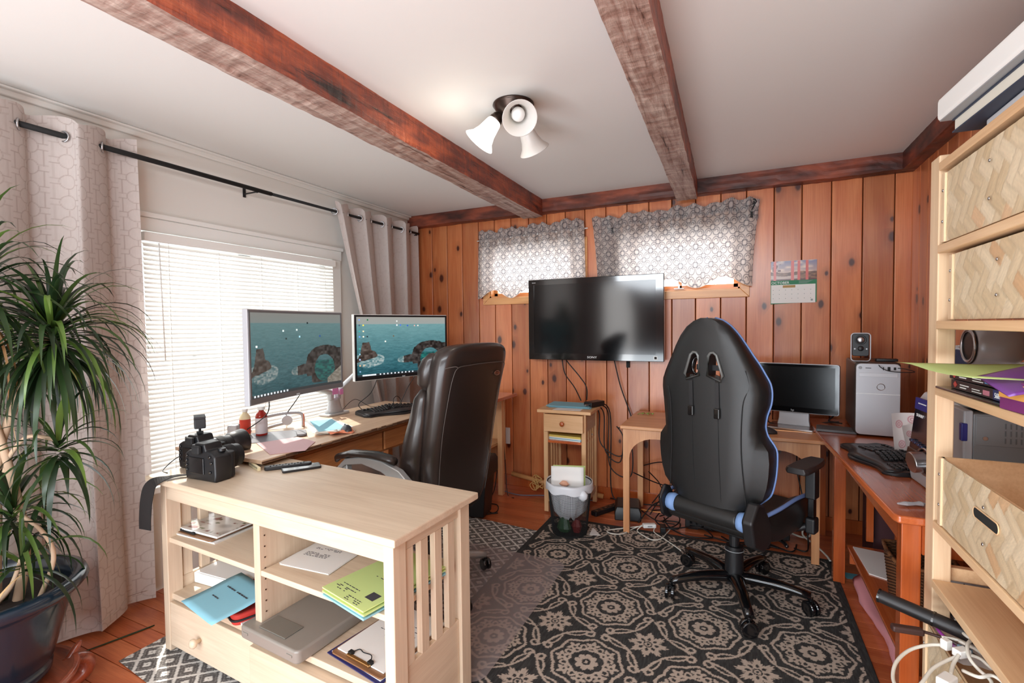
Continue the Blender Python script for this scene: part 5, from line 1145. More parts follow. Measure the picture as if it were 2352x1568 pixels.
# woven veneer boxes
wov = painted('woven_veneer', .5, spec=.4)
def weave(a, b, seed, s=.036):
    p = (a*.80+b*.6)/s; q = (-a*.6+b*.80)/s
    i, j = np.floor(p), np.floor(q); par = ((i+j) % 4 < 2)
    l1 = np.where(par, i, j); l2 = np.where(par, np.floor(q/2+i*.5), np.floor(p/2+j*.5))
    g = _G[(l1*7+l2*13+seed).astype(int) % 64, (l1*3+l2*5+seed*3).astype(int) % 64]; g2 = _G[(l1*11+l2*3+seed).astype(int) % 64, (l1+l2*17).astype(int) % 64]
    fp = np.where(par, p % 1, q % 1); rel = np.sin(np.clip(fp, 0, 1)*PI)**.35
    fine = vn(np.where(par, p, q)*26, np.where(par, q, p)*1.5)
    c = mixc(g, (232, 214, 182), (212, 188, 150)); c = mixc((g2 > .93)*.5, c, (214, 160, 112)); c = c*(.93+.10*fine)[..., None]*(.90+.10*rel)[..., None]
    return c, rel*.0012
def wbox(label, y0, y1, z0, z1, x0=.532, depth=.30, seed=1, slot=False, open_=True, group='woven veneer boxes in the shelving unit'):
    t = thing('woven_box', label, 'box', (x0, 0, 0), group=group)
    ob('panel', MB().box(.001, .006, y0, y1, z0, z1), ivy_, t); ob('panel', MB().box(depth-.006, depth, y0, y1, z0, z1), ivy_, t)
    ob('panel', MB().box(.006, depth, y1-.006, y1, z0, z1), ivy_, t); ob('panel', MB().box(.006, depth, y0, y0+.006, z0, z1), ivy_, t); ob('base', MB().box(.006, depth-.006, y0, y1, z0, z0+.006), ivy_, t)
    nu, nv = int((y1-y0)/.0032), int((z1-z0)/.0032)
    def pos(U, V):
        a = y1+(y0-y1)*U; b = z0+(z1-z0)*V; _, r = weave(a, b, seed); return -r, a, b
    w = paint('woven_face', nu, nv, pos, lambda U, V: weave(y1+(y0-y1)*U, z0+(z1-z0)*V, seed)[0], wov, t)
    w.data.flip_normals() if False else None
    if not slot: pass
    paint('woven_side', 40, nv, lambda U, V: (.006+(depth-.012)*U, y1+.0+weave(U*.3, z0+(z1-z0)*V, seed)[1], z0+(z1-z0)*V), lambda U, V: weave(U*.3, z0+(z1-z0)*V, seed)[0], wov, t)
    ob('corner_batten', MB().box(-.006, .008, y1-.022, y1, z0, z1), ivz, t, bev=.001); ob('corner_batten', MB().box(-.006, .008, y0, y0+.022, z0, z1), ivz, t, bev=.001)
    for z in (z0+(z1-z0)*.3, z0+(z1-z0)*.75):
        for yv in (y1-.011, (y1+y0)/2+.08): ob('screw', MB().lathe([(.0045, 0), (.0035, .002), (.001, .0025)], 12, (-.006, yv, z), rot=Matrix.Rotation(R(-90), 3, 'Y')), steel, t, smooth=True)
    if slot:
        yc = slot; sl = [(yc+a, z1-.078+b) for a, b in rr(.13, .026, .0125, 5)]
        ob('handle_slot', MB().prism(sl, -.0035, .004, 'x'), pm('slot_dark', (30, 32, 30), .9), t)
        ob('slot_rim', MB().tube([(-.003, a, b) for a, b in sl], .0016, 5, True), ivy_, t)
    return t
wbox('woven veneer box between the two topmost shelves', 1.05, 1.805, 1.586, 1.782, seed=3)
wbox('woven veneer box second from the top of the shelving unit', 1.05, 1.785, 1.364, 1.548, x0=.545, seed=8)
wbox('open woven veneer box with an oval handle slot, at desk height', 1.05, 1.795, .768, .965, seed=5, slot=1.50)
wbox('open woven box near the floor holding cords and a black tube', 1.12, 1.80, .2165, .47, x0=.505, seed=11)
# things on top
def slab_(name, label, cat, x0, x1, y0, y1, z0, z1, m, rz=0, bev=.004, page=None):
    c = ((x0+x1)/2, (y0+y1)/2, z0); t = thing(name, label, cat, c, rz); w, d, h = (x1-x0)/2, (y1-y0)/2, z1-z0
    if page:
        ob('pages', MB().box(-w+.004, w-.004, -d+.004, d-.006, .004, h-.004), page, t)
        ob('cover', MB().box(-w, w, -d, d, 0, .004).box(-w, w, -d, d, h-.004, h).box(w-.004, w, -d, d, .004, h-.004), m, t, bev=.001)
    else: ob('body', MB().box(-w, w, -d, d, 0, h), m, t, bev=bev, seg=3)
    return t
cream = pm('cream_pages', (226, 222, 208), .7)
slab_('carton', 'white flat carton lying directly on the top shelf', 'box', .55, .80, 1.20, 1.60, 1.8225, 1.856, pm('white_card', (226, 228, 232), .6))
slab_('book', 'thick white book with dark blue cover edges, between the carton and the white case', 'book', .52, .78, 1.16, 1.68, 1.8565, 1.892, pm('navy_cover', (52, 62, 80), .5), page=cream, rz=R(3))
t = slab_('console', 'big white plastic case topmost on the shelving unit', 'case', .50, .84, 1.02, 1.70, 1.893, 1.955, whitep, rz=R(4), bev=.012); ob('underside_band', MB().box(-.165, .165, -.33, .33, -.0005, .006), greyp, t)
cable('black cable hanging off the ceiling beam above the shelving unit', [(.74, 1.70, 2.20), (.76, 1.62, 2.165), (.77, 1.5, 2.165), (.80, 1.42, 2.19)], .012, blackg)
# middle shelf: green paper on two dark disc boxes, purple packets
slab_('disc_folder', 'thin black glossy folder at the bottom of the pile on the middle shelf', 'folder', .525, .80, 1.30, 1.80, 1.1655, 1.172, blackg, R(2), .002)
dk1 = pm('disc_box_dark', (30, 30, 38), .3)
for i, (lab, z, num) in enumerate((('lower dark boxed disc set with number 5689 on its side', 1.1725, '5689'), ('upper dark boxed disc set under the green paper', 1.200, '8387'))):
    t = thing('disc_box', lab, 'box', (.66, 1.60, z), R(1+2*i)); ob('case', MB().box(-.12, .12, -.165, .15, 0, .026), dk1, t, bev=.002)
    ob('blue_band', MB().box(-.1212, -.12, -.165, -.09, .001, .025), pm('navy_print', (38, 56, 110), .4), t)
    text(num, .018, lt, t, (-.1216, -.098, .006), (R(90), 0, R(-90)), sx=.8)
    ob('emblem', MB().prism([(.12-.012, .013), (.12, .022), (.12+.012, .013), (.12, .004)], -.1212, -.1198, 'x'), pm('red_emblem', (206, 84, 78), .5), t)
    ob('print', MB().box(-.1212, -.12, .04, .09, .014, .0165).box(-.1212, -.12, .055, .09, .007, .010).box(-.1212, -.12, -.02, .02, .012, .014).box(-.1212, -.12, -.03, .02, .006, .008), lt, t)['kind'] = 'stuff'
    ob('label', MB().box(-.1212, -.12, -.07, -.04, .006, .018), pm('label_%d' % i, ((90, 140, 200), (206, 130, 150))[1-i], .5), t)
g = sheet('lime green paper sheets lying on the dark disc boxes, corner sticking out', (.60, 1.56, 1.229), .34, .44, pgreen, R(3), th=.005, curl=.01, name='paper_sheet')
pur = pm('purple_foil', (112, 56, 140), .35, metal=.2, coat=.3)
t = thing('snack_carton', 'orange and purple printed carton on the middle shelf', 'box', (.62, 1.33, 1.1655), R(4))
ob('box', MB().box(-.09, .09, -.12, .105, 0, .065), pm('purple_card', (120, 50, 110), .5), t, bev=.002); ob('orange_band', MB().box(-.0912, -.09, -.12, .105, .026, .058), pm('orange_card', (232, 170, 90), .5), t)
for i, (lab, dx, dy, dz, a, b, c_) in enumerate((('purple foil packet sliding off the top of the carton', -.05, .02, .075, 20, -14, 8), ('upper purple foil packet with white lettering tilted on the pile', -.03, -.10, .10, 28, 10, -6), ('purple foil packet pointing up at the back of the pile', .04, -.08, .125, -20, 24, 14))):
    t = thing('foil_packet', lab, 'packet', (.62+dx, 1.36+dy, 1.1655+dz), 0, 'purple foil packets', rot=(R(a), R(b), R(c_)))
    ob('bag', MB().loft([[(x, w*math.cos(q), h*math.sin(q)) for q in [2*PI*k/10 for k in range(10)]] for x, w, h in ((-.085, .05, .0015), (-.07, .05, .005), (0, .052, .013), (.07, .05, .005), (.085, .05, .0015))]), pur, t, smooth=True)
    ob('print', MB().box(-.03, .03, -.012, -.002, .0125, .0135).box(-.02, .02, .006, .012, .0125, .0135), lt, t)
t = thing('card_flyer', 'beige card leaning over the purple packets', 'card', (.66, 1.30, 1.31), 0, rot=(R(30), R(60), R(10))); ob('card', MB().box(-.10, .10, -.08, .08, 0, .001), pm('beige_card', (196, 180, 160), .7), t)
# behind the shelf: grey computer case and metal lamp on it
t = thing('computer_case', 'older grey computer case with rows of vents, behind the shelving unit post', 'computer', (.63, 1.93, .7400))
gcm = pm('case_grey', (128, 130, 132), .45, metal=.1)
ob('side_shell', MB().box(.018, .30, 0, .11, .0, .335), gcm, t, bev=.003); ob('front_bezel', MB().box(-.006, .018, -.003, .113, 0, .345), pm('bezel_grey', (178, 180, 184), .4), t, bev=.005)
ob('latch', MB().box(-.012, .004, -.006, .012, .25, .305), pm('blue_plastic', (42, 50, 128), .35), t, bev=.003)
ob('side_door', MB().box(.024, .30, -.002, 0, .24, .330), gcm, t, bev=.001); ob('lock', MB().cyl((.045, -.002, .262), (.045, -.005, .262), .006, n=14), steel, t)
mb = MB(); mb2 = MB()
for j in range(3):
    for i in range(9): mb.box(.060+i*.0075, .0625+i*.0075, -.0012, .0003, .10+j*.034, .126+j*.034)
    for i in range(12): mb2.box(.140+i*.0085, .1435+i*.0085, -.0012, .0003, .09+j*.024, .107+j*.024)
    for i in range(10): mb.box(.09+i*.012, .093+i*.012, -.003, -.0018, .25+j*.022, .266+j*.022)
ob('vent_slot', mb, pm('vent_grey', (96, 98, 100), .6), t)['kind'] = 'stuff'; ob('vent_slot', mb2, blackm, t)['kind'] = 'stuff'
t = thing('scanner', 'flat pale plastic lid lying on the grey computer case', 'tray', (.78, 2.05, 1.086)); ob('lid', MB().prism(rr(.27, .19, .03), 0, .022), pm('pale_plastic', (206, 206, 196), .4), t, bev=.006)
t = thing('desk_lamp', 'silver metal lamp head with flared white body behind the shelving unit', 'lamp', (.80, 2.05, 1.1085))
roX = Matrix.Rotation(R(90), 3, 'Y') @ Matrix.Rotation(0, 3, 'Z')
ob('reflector', MB().lathe([(.045, -.13), (.062, -.12), (.066, -.10), (.066, -.03), (.045, .0), (.03, .02), (.05, .06), (.075, .085), (.078, .12)], 32, (0, 0, .17), cap=False, rot=roX), silver, t, smooth=True)
ob('face_plate', MB().lathe([(.060, -.125), (.03, -.128), (.001, -.128)], 28, (0, 0, .17), rot=roX), black, t)
ob('ring', MB().tube([(-.128, .052*math.cos(a), .17+.052*math.sin(a)) for a in [2*PI*i/24 for i in range(24)]], .005, 6, True), steel, t, smooth=True)
ob('base', MB().lathe([(.09, 0), (.09, .015), (.02, .025), (.014, .12)], 28), whitep, t, smooth=False)
# box near the floor: contents
t = thing('mailing_tube', 'black tube sticking out of the low woven box', 'tube', (0, 0, 0))
p0, p1 = Vector((.385, 1.77, .532)), Vector((.72, 1.59, .50))
ob('tube', MB().cyl(p0, p1, .019, .021, 20), black, t, bev=.002); pmid = p0.lerp(p1, .33); ob('joint_ring', MB().cyl(pmid, pmid+(p1-p0)*.012, .0212, n=24), blackg, t); ob('end_cap', MB().cyl(p0-(p1-p0)*.004, p0+(p1-p0)*.01, .0205, n=20), blackg, t)
t = thing('zip_bag', 'clear plastic zip bag with a purple seal in the low woven box', 'bag', (0, 0, 0))
bagm = NT('clear_bag'); bagm.b.inputs['Roughness'].default_value = .12; bagm.b.inputs['Base Color'].default_value = (.8, .82, .84, 1); _tp = bagm.n('ShaderNodeBsdfTransparent'); _mx = bagm.n('ShaderNodeMixShader', ins={0: .4}); bagm.l(_tp.outputs[0], _mx.inputs[1]); bagm.l(bagm.b.outputs[0], _mx.inputs[2]); bagm.l(_mx.outputs[0], bagm.out.inputs[0])
ob('film', MB().grid(14, 14, lambda u, v: (.515+.17*u, 1.60+.19*v, .475+.02*noise.noise(Vector((u*4, v*4, 1)))+.012*math.sin(v*6))), bagm.m, t, smooth=True)
ob('seal', MB().tube(spl([(.508, 1.80, .497), (.51, 1.76, .492), (.514, 1.71, .485), (.53, 1.66, .48)]), .0045, 6), pm('purple_zip', (160, 60, 160), .4), t, smooth=True)
W_ = .0042
ex = thing('extension_cord', 'white extension cord coiled and hanging over the low woven box', 'cord', (0, 0, 0))
ec = [[(.498, 1.606, .51), (.458, 1.605, .50), (.41, 1.577, .49), (.37, 1.525, .48), (.351, 1.474, .47), (.351, 1.433, .47), (.371, 1.423, .475), (.402, 1.456, .48), (.44, 1.514, .49), (.483, 1.554, .50), (.52, 1.577, .51)],
      [(.616, 1.737, .51), (.586, 1.73, .515), (.553, 1.696, .52), (.549, 1.658, .52), (.577, 1.647, .51), (.598, 1.634, .50), (.611, 1.602, .50), (.614, 1.577, .50), (.613, 1.52, .49), (.62, 1.44, .48)],
      [(.56, 1.634, .53), (.533, 1.594, .53), (.522, 1.551, .52), (.53, 1.524, .51), (.546, 1.501, .50), (.534, 1.45, .49), (.56, 1.40, .48)],
      [(.56, 1.634, .53), (.59, 1.648, .53), (.611, 1.634, .52), (.614, 1.598, .51), (.595, 1.558, .51), (.564, 1.539, .51), (.548, 1.563, .515), (.532, 1.582, .51)],
      [(.50, 1.66, .50), (.54, 1.66, .50), (.57, 1.62, .50), (.59, 1.57, .495), (.60, 1.52, .49), (.61, 1.46, .49)], [(.53, 1.64, .51), (.56, 1.61, .51), (.58, 1.55, .51), (.58, 1.50, .50), (.60, 1.46, .50), (.62, 1.50, .50), (.60, 1.56, .50)],
      [(.50, 1.52, .50), (.52, 1.49, .51), (.55, 1.50, .515), (.57, 1.46, .51), (.58, 1.40, .50)]]
for q in ec: ob('cord_length', MB().tube(spl(q, 6), W_, 7), cablew, ex, smooth=True)
ob('plug', MB().cb((.515, 1.575, .515), (.035, .022, .02), Matrix.Rotation(.6, 3, 'Z')).cb((.492, 1.60, .515), (.02, .018, .026), Matrix.Rotation(.6, 3, 'Z')), whitep, ex, bev=.003)
ob('socket_end', MB().cb((.452, 1.462, .50), (.045, .028, .02), Matrix.Rotation(.9, 3, 'Z')), whitep, ex, bev=.004); ob('cord_length', MB().tube(spl([(.468, 1.49, .50), (.485, 1.53, .505), (.505, 1.56, .515)]), W_, 7), cablew, ex, smooth=True)
ob('tie', MB().cb((.527, 1.592, .517), (.03, .008, .01), Matrix.Rotation(-.6, 3, 'Z')), pm('blue_grey_tie', (96, 124, 140), .6), ex, bev=.002)
t = thing('brown_cable', 'dark brown cable end with a plug lying over the low woven box', 'cable', (0, 0, 0)); bw = pm('dark_brown_rubber', (62, 40, 36), .45)
ob('plug', MB().cb((.425, 1.657, .503), (.075, .024, .018), Matrix.Rotation(.13, 3, 'Z')), bw, t, bev=.006); ob('cord', MB().tube(spl([(.46, 1.664, .503), (.49, 1.662, .50), (.53, 1.65, .495), (.60, 1.60, .47)]), .004, 6), bw, t, smooth=True)
# ------------------------------------------------------------------ gaming chair
gc = thing('gaming_chair', 'black gaming chair with pale blue piping and five star base, seen from behind', 'chair', (-.02, 2.60, .0075), R(-25))
zs = [(.50, .135, .14), (.53, .150, .165), (.56, .165, .20), (.60, .185, .235), (.65, .20, .250), (.70, .208, .258), (.76, .212, .262), (.81, .215, .258), (.86, .218, .225), (.90, .220, .215), (.95, .224, .222), (1.0, .228, .238), (1.05, .232, .242), (1.09, .230, .235), (1.13, .215, .215), (1.17, .196, .196), (1.21, .176, .172), (1.25, .158, .150), (1.30, .130, .120), (1.34, .098, .088), (1.365, .062, .055), (1.378, .02, .018)]
rings = []; L = []
for z, a, b in zs:
    y = -.272-.02*(z-.53)/.85; wing = .13 if z < 1.12 else .13-.06*(z-1.12)/.25; k = 1 if z < 1.33 else .6
    half = [(0, -.014*k), (a*.5, -.012*k), (a*.82, -.004), (a*.97, .012), (max(a, b)*.995, .035), (b, wing*.75), (b*.97, wing*.98), (b*.86, wing), (b*.66, wing*.72), (b*.45, .062*k), (0, .058*k)]
    full = half+[(-x, v) for x, v in half[-2:0:-1]]
    rings.append([(x, y+v, z) for x, v in full]); L.append((b, y+wing*.86, z))
back0 = ob('backrest', MB().loft(rings), pleather, gc, smooth=True)
# openings cut through the backrest
cut = MB()
def hole(s): return [(s*.020, 1.120), (s*.082, 1.098), (s*.090, 1.122), (s*.062, 1.212), (s*.048, 1.224), (s*.034, 1.222), (s*.024, 1.208)]
for s in (-1, 1):
    pts = hole(s); pts = pts if s > 0 else pts[::-1]; cut.prism(pts, -.42, -.10, 'y')
co = ob('cutter', cut, pleather, gc)
bo = back0.modifiers.new('cut', 'BOOLEAN'); bo.operation = 'DIFFERENCE'; bo.object = co; bo.solver = 'EXACT'
bpy.context.view_layer.update()
dg = bpy.context.evaluated_depsgraph_get(); me = bpy.data.meshes.new_from_object(back0.evaluated_get(dg)); back0.modifiers.clear(); back0.data = me; bpy.data.objects.remove(co)
bv = back0.modifiers.new('e', 'EDGE_SPLIT'); bv.split_angle = R(50)
for s in (-1, 1):
    pts = hole(s)
    ob('opening_trim', MB().tube([(x, -.303, z) for x, z in pts], .0065, 8, True), pm('trim_grey', (104, 106, 104), .35, metal=.3), gc, smooth=True)
    ob('piping', MB().tube(spl([(s*x, y+.004, z) for x, y, z in L[1:]], 3), .0042, 6), bluep, gc, smooth=True)
    sx = s*.062
    ob('cushion_strap', MB().loft([[(sx-.009+d_, y, z), (sx+.009+d_, y, z), (sx+.009+d_, y+.003, z), (sx-.009+d_, y+.003, z)] for d_, y, z in ((0, -.29, 1.12), (.002, -.3045, 1.09), (.004, -.3035, .97))]), black, gc)
    ob('strap_buckle', MB().cb((sx+.004, -.306, .955), (.026, .012, .046)), blackg, gc, bev=.004)
    ob('back_seam', MB().tube(spl([(sx+.004, -.295, .93), (sx+.006, -.292, .75), (sx+.012, -.287, .60), (sx+.014, -.283, .55)]), .0014, 5), blackm, gc, smooth=True)
    ob('side_seam', MB().tube(spl([(s*.182, -.279, .57), (s*.165, -.290, .80), (s*.172, -.292, 1.0), (s*.195, -.284, 1.08), (s*.18, -.284, 1.15)]), .0022, 5), blackm, gc, smooth=True)
ob('cushion_strap', MB().box(-.055, .075, -.262, -.258, 1.14, 1.165), black, gc)
ob('elastic_ring', MB().tube([(-.042+.02*math.cos(a), -.285, 1.16+.038*math.sin(a)) for a in [2*PI*i/18 for i in range(18)]], .006, 6, True), blackg, gc, smooth=True)
# seat
def seatring(y, w, zt, zb, lip):
    return [(-w, y, zt-.015), (-w*.92, y, zt+lip), (-w*.74, y, zt+lip*.6), (-w*.6, y, zt), (w*.6, y, zt), (w*.74, y, zt+lip*.6), (w*.92, y, zt+lip), (w, y, zt-.015), (w*.96, y, zb), (-w*.96, y, zb)]
ob('seat', MB().loft([seatring(-.27, .215, .500, .435, .0), seatring(-.24, .235, .505, .41, .0), seatring(-.1, .262, .468, .385, .045), seatring(.1, .27, .468, .385, .055), seatring(.24, .265, .475, .39, .04), seatring(.285, .24, .46, .40, .0)]), pleather, gc, bev=.012, seg=3)
for s in (-1, 1): ob('piping', MB().tube(spl([(s*.222, -.235, .515), (s*.246, -.1, .528), (s*.252, .08, .535), (s*.246, .22, .52)], 6), .009, 6), bluep, gc, smooth=True)
ob('rear_roll', MB().cyl((-.15, -.268, .492), (.15, -.268, .492), .042, n=20), pleather, gc, bev=.01)
for s in (-1, 1):
    ob('blue_tab', MB().lathe([(.038, 0), (.043, .02), (.038, .045), (.02, .052)], 16, (s*.148, -.268, .492), rot=Matrix.Rotation(R(90*s), 3, 'Y')), bluef, gc, smooth=True)
    hp = [(-.33, .42), (-.36, .53), (-.30, .60), (-.24, .58), (-.16, .47), (-.17, .40), (-.24, .375)]
    if s < 0: hp = [(-.27+(a_+.27)*.72, .48+(b_-.48)*.8) for a_, b_ in hp]
    ob('hinge_cover', MB().prism(hp, s*.196, s*(.245 if s > 0 else .216), 'x'), black, gc, bev=.012, seg=3)
    # arm
    ob('arm_bracket', MB().tube(spl([(s*.12, .10, .385), (s*.22, .12, .375), (s*.285, .16, .40)]), .016, 8), black, gc, smooth=True)
    ob('arm_post', MB().box(s*.29-.022, s*.29+.022, .13, .19, .365, .44), black, gc, bev=.01); ob('arm_post', MB().box(s*.29-.014, s*.29+.014, .142, .178, .44, .56), blackg, gc, bev=.005); ob('arm_post', MB().box(s*.29-.022, s*.29+.022, .13, .19, .53, .668), black, gc, bev=.006)
    ob('arm_pad', MB().loft([[(s*.275+x*w_, y, z) for x, z in ((-.046, .67), (.046, .67), (.05, .682), (.042, .700), (-.042, .700), (-.05, .682))] for y, w_ in ((.0, .78), (.02, 1), (.12, 1.05), (.22, .92), (.27, .7))]), pm('arm_pad_rubber', (40, 36, 36), .45), gc, bev=.005)
ob('mechanism', MB().box(-.10, .10, -.12, .12, .345, .39), black, gc, bev=.01)
ob('lever', MB().tube(spl([(.09, 0, .365), (.18, -.02, .36), (.24, -.05, .37), (.27, -.07, .36)]), .008, 8), blackg, gc, smooth=True)
def starbase(t, ang0, col, R_, hub_r, zc, armm, gl, arm_h=.09, cast=blackg, cr=.03):
    ob('gas_lift', MB().cyl((0, 0, zc), (0, 0, .36), .024, n=20), black, t); ob('column', MB().cyl((0, 0, zc-.03), (0, 0, .255), hub_r, hub_r*.93, 24), col, t, bev=.003)
    ob('column_ring', MB().tube([(hub_r*1.0*math.cos(a), hub_r*1.0*math.sin(a), .235) for a in [2*PI*i/20 for i in range(20)]], .002, 5, True), greyp, t)
    for k in range(5):
        a = R(ang0+72*k); c_, s_ = math.cos(a), math.sin(a); rot = Matrix.Rotation(a, 3, 'Z')
        rings = []
        for q in range(9):
            f = q/8; r = .02+(R_-.02)*f; z = zc+.012*math.sin(f*PI)-(zc-arm_h)*f**1.6; w = .036*(1-f*.40); h = .028*(1-f*.35)
            rings.append([tuple(rot @ Vector((r, w*math.cos(u), z+h*math.sin(u)))) for u in [2*PI*i/10 for i in range(10)]])
        ob('base_arm', MB().loft(rings), armm, t, smooth=True)
        ca_ = ob('caster', MB().cyl((c_*R_, s_*R_, arm_h-.005), (c_*R_, s_*R_, .045), .009, n=10).cb((c_*R_, s_*R_, .05), (.03, .03, .018), rot), cast, t, bev=.003)
        yaw = a+R(60+k*37)
        ry = Matrix.Rotation(yaw, 3, 'Z') @ Matrix.Rotation(R(90), 3, 'X')
        for o_ in (-.014, .014):
            off = Matrix.Rotation(yaw, 3, 'Z') @ Vector((0, o_, 0))
            ob('wheel', MB().lathe([(.006, -.008), (cr*.5, -.0095), (cr*.9, -.009), (cr, -.005), (cr, .005), (cr*.9, .009), (cr*.5, .0095), (.006, .008)], 20, (c_*R_+off.x, s_*R_+off.y, cr), rot=ry), cast, ca_, smooth=False, bev=.001)
starbase(gc, 209+25, black, .325, .044, .10, blackg, 0, cr=.036)
# ------------------------------------------------------------------ leather office chair
oc = thing('office_chair', 'dark brown leather executive chair with silver arms, at the long desk', 'chair', (-1.49, 2.055, .0102), R(83))
zs = [(.44, -.245, .15, .07), (.47, -.255, .19, .09), (.52, -.262, .215, .10), (.60, -.27, .228, .11), (.70, -.285, .236, .115), (.80, -.30, .238, .12), (.90, -.318, .238, .12), (1.0, -.338, .242, .12), (1.08, -.356, .248, .125), (1.14, -.37, .252, .13), (1.20, -.384, .252, .13), (1.235, -.39, .236, .12), (1.258, -.39, .20, .095), (1.268, -.386, .13, .06), (1.270, -.384, .05, .03)]
rings = []
for z, y, a, th in zs:
    k = th/.12
    half = [(0, -.010*k), (a*.6, -.008*k), (a*.86, -.002), (a*.97, .016*k), (a*1.02, .05*k), (a*.99, .085*k), (a*.88, .125*k), (a*.6, .135*k), (0, .125*k)]
    rings.append([(x, y+v, z) for x, v in half+[(-x, v) for x, v in half[-2:0:-1]]])
ob('backrest', MB().loft(rings), leather, oc, smooth=True, sub=1)
for s in (-1, 1):
    ob('side_bolster', MB().loft([[(s*(.205+b)+.042*math.cos(q)*w_, y+.045+.06*math.sin(q)*w_, z) for q in [2*PI*i/12 for i in range(12)]] for z, y, w_, b in ((.48, -.15, .5, .0), (.52, -.15, .9, .0), (.62, -.165, 1.1, .012), (.72, -.185, 1.12, .018), (.82, -.205, 1.0, .018), (.92, -.225, .8, .014), (1.02, -.24, .6, .01), (1.06, -.25, .3, .0))]), leather, oc, smooth=True)
    ob('headrest_roll', MB().loft([[(s*.205+.05*math.cos(q)*w_, y+.045+.05*math.sin(q)*w_, z) for q in [2*PI*i/12 for i in range(12)]] for z, y, w_ in ((1.06, -.27, .4), (1.09, -.27, .9), (1.15, -.28, 1), (1.20, -.30, .9), (1.23, -.32, .5))]), leather, oc, smooth=True)
ob('lumbar_cushion', MB().loft([[(.16*math.cos(q)*w_, -.165-.0+.06*math.sin(q)*w_+dy, z) for q in [2*PI*i/16 for i in range(16)]] for z, w_, dy in ((.50, .6, 0), (.56, 1, 0), (.68, 1, -.01), (.74, .7, -.03), (.78, .9, -.03), (.92, 1, -.06), (1.0, .8, -.08))]), leather, oc, smooth=True)
seam = [(x, y, z) for x, y, z in [(-.185, -.262, .50), (-.198, -.283, .65), (-.205, -.312, .85), (-.203, -.35, 1.03), (-.20, -.374, 1.12), (-.185, -.392, 1.165)]]
stitch = pm('seam_thread', (74, 66, 62), .6)
ob('seam', MB().tube(spl(seam+[(-.10, -.396, 1.172), (0, -.398, 1.174), (.10, -.396, 1.172), (.185, -.392, 1.165)]+[(-x, y, z) for x, y, z in seam[::-1][1:]], 6), .0019, 6), stitch, oc, smooth=True)
ob('seam', MB().tube(spl([(-.238, -.36, 1.165), (-.20, -.387, 1.172), (-.185, -.392, 1.166)], 6), .0025, 6), stitch, oc, smooth=True)
ob('badge', MB().tube([(.14+.022*math.cos(a), -.379, 1.115+.010*math.sin(a)) for a in [2*PI*i/18 for i in range(18)]], .0025, 6, True).cb((.14, -.377, 1.115), (.034, .004, .008)), pm('chrome_worn', (170, 120, 100), .3, metal=.8), oc, label='small oval metal badge')
def seatr(y, w, zt, zb): return [(w*math.cos(q)*abs(math.cos(q))**-.35 if abs(math.cos(q)) > .01 else 0, y, (zt+zb)/2+(zt-zb)/2*math.sin(q)) for q in [2*PI*i/16+.01 for i in range(16)]]
ob('seat', MB().loft([seatr(-.23, .20, .50, .42), seatr(-.18, .245, .53, .40), seatr(0, .26, .54, .40), seatr(.18, .255, .53, .40), seatr(.25, .22, .49, .41)]), leather, oc, smooth=True)
sil = pm('arm_silver', (176, 176, 174), .3, metal=.5)
for s in (-1, 1):
    ob('arm', MB().loft([[(s*.315+.017*cx_, y+.0*cz, z+h_*cz) for cx_, cz in ((-1, -1), (1, -1), (1, 1), (-1, 1))] for y, z, h_ in ((.26, .655, .010), (.20, .70, .016), (.08, .722, .018), (-.05, .712, .026), (-.16, .675, .034), (-.24, .62, .03), (-.30, .58, .02))[:7 if s < 0 else 5]]), sil, oc, bev=.006)
    ob('arm', MB().loft([[(s*.30+.016*cx_, y+.02*cy_, z) for cx_, cy_ in ((-1, -1), (1, -1), (1, 1), (-1, 1))] for y, z in ((.15, .42), (.19, .52), (.215, .62), (.225, .69))]), sil, oc, bev=.006)
    ob('arm_pad', MB().loft([[(s*.315+.032*w_*math.cos(q), y, z+.017*math.sin(q)) for q in [2*PI*i/14 for i in range(14)]] for y, z, w_ in ((.275, .70, .5), (.26, .715, .9), (.16, .745, 1), (0, .757, 1), (-.10, .750, .95), (-.125, .742, .6))]), leather, oc, smooth=True)
ob('mechanism', MB().box(-.12, .12, -.14, .12, .35, .40), black, oc, bev=.01)
starbase(oc, -21-83, black, .345, .03, .11, sil, 0, .085, blackg, .031)
for o in oc.children:
    if o.name.startswith('base_arm'): o.data.materials[0] = sil
# ------------------------------------------------------------------ ceiling lamp
brz = pm('oiled_bronze', (70, 58, 52), .3, metal=.85)
cl = thing('ceiling_lamp', 'bronze ceiling lamp with three white bell shades, one lit', 'lamp', (-.93, 2.015, H))
ob('canopy', MB().lathe([(.092, 0), (.094, -.006), (.086, -.014), (.080, -.03), (.055, -.052), (.052, -.056), (.050, -.062), (.03, -.082), (.008, -.09)], 36), brz, cl, smooth=True)
ob('finial', MB().lathe([(.003, -.088), (.010, -.096), (.009, -.106), (.002, -.112)], 16), brz, cl, smooth=True)
shm = NT('frosted_glass'); shm.b.inputs['Base Color'].default_value = (.88, .87, .84, 1); shm.b.inputs['Roughness'].default_value = .3; _tr = shm.n('ShaderNodeBsdfTranslucent', ins={0: (.92, .9, .86, 1)}); _mx = shm.n('ShaderNodeMixShader', ins={0: .4}); shm.l(shm.b.outputs[0], _mx.inputs[1]); shm.l(_tr.outputs[0], _mx.inputs[2]); shm.l(_mx.outputs[0], shm.out.inputs[0]); shm = shm.m
litm = pm('lit_frosted_glass', (250, 246, 236), .4, emit=(255, 250, 240), es=1.3)
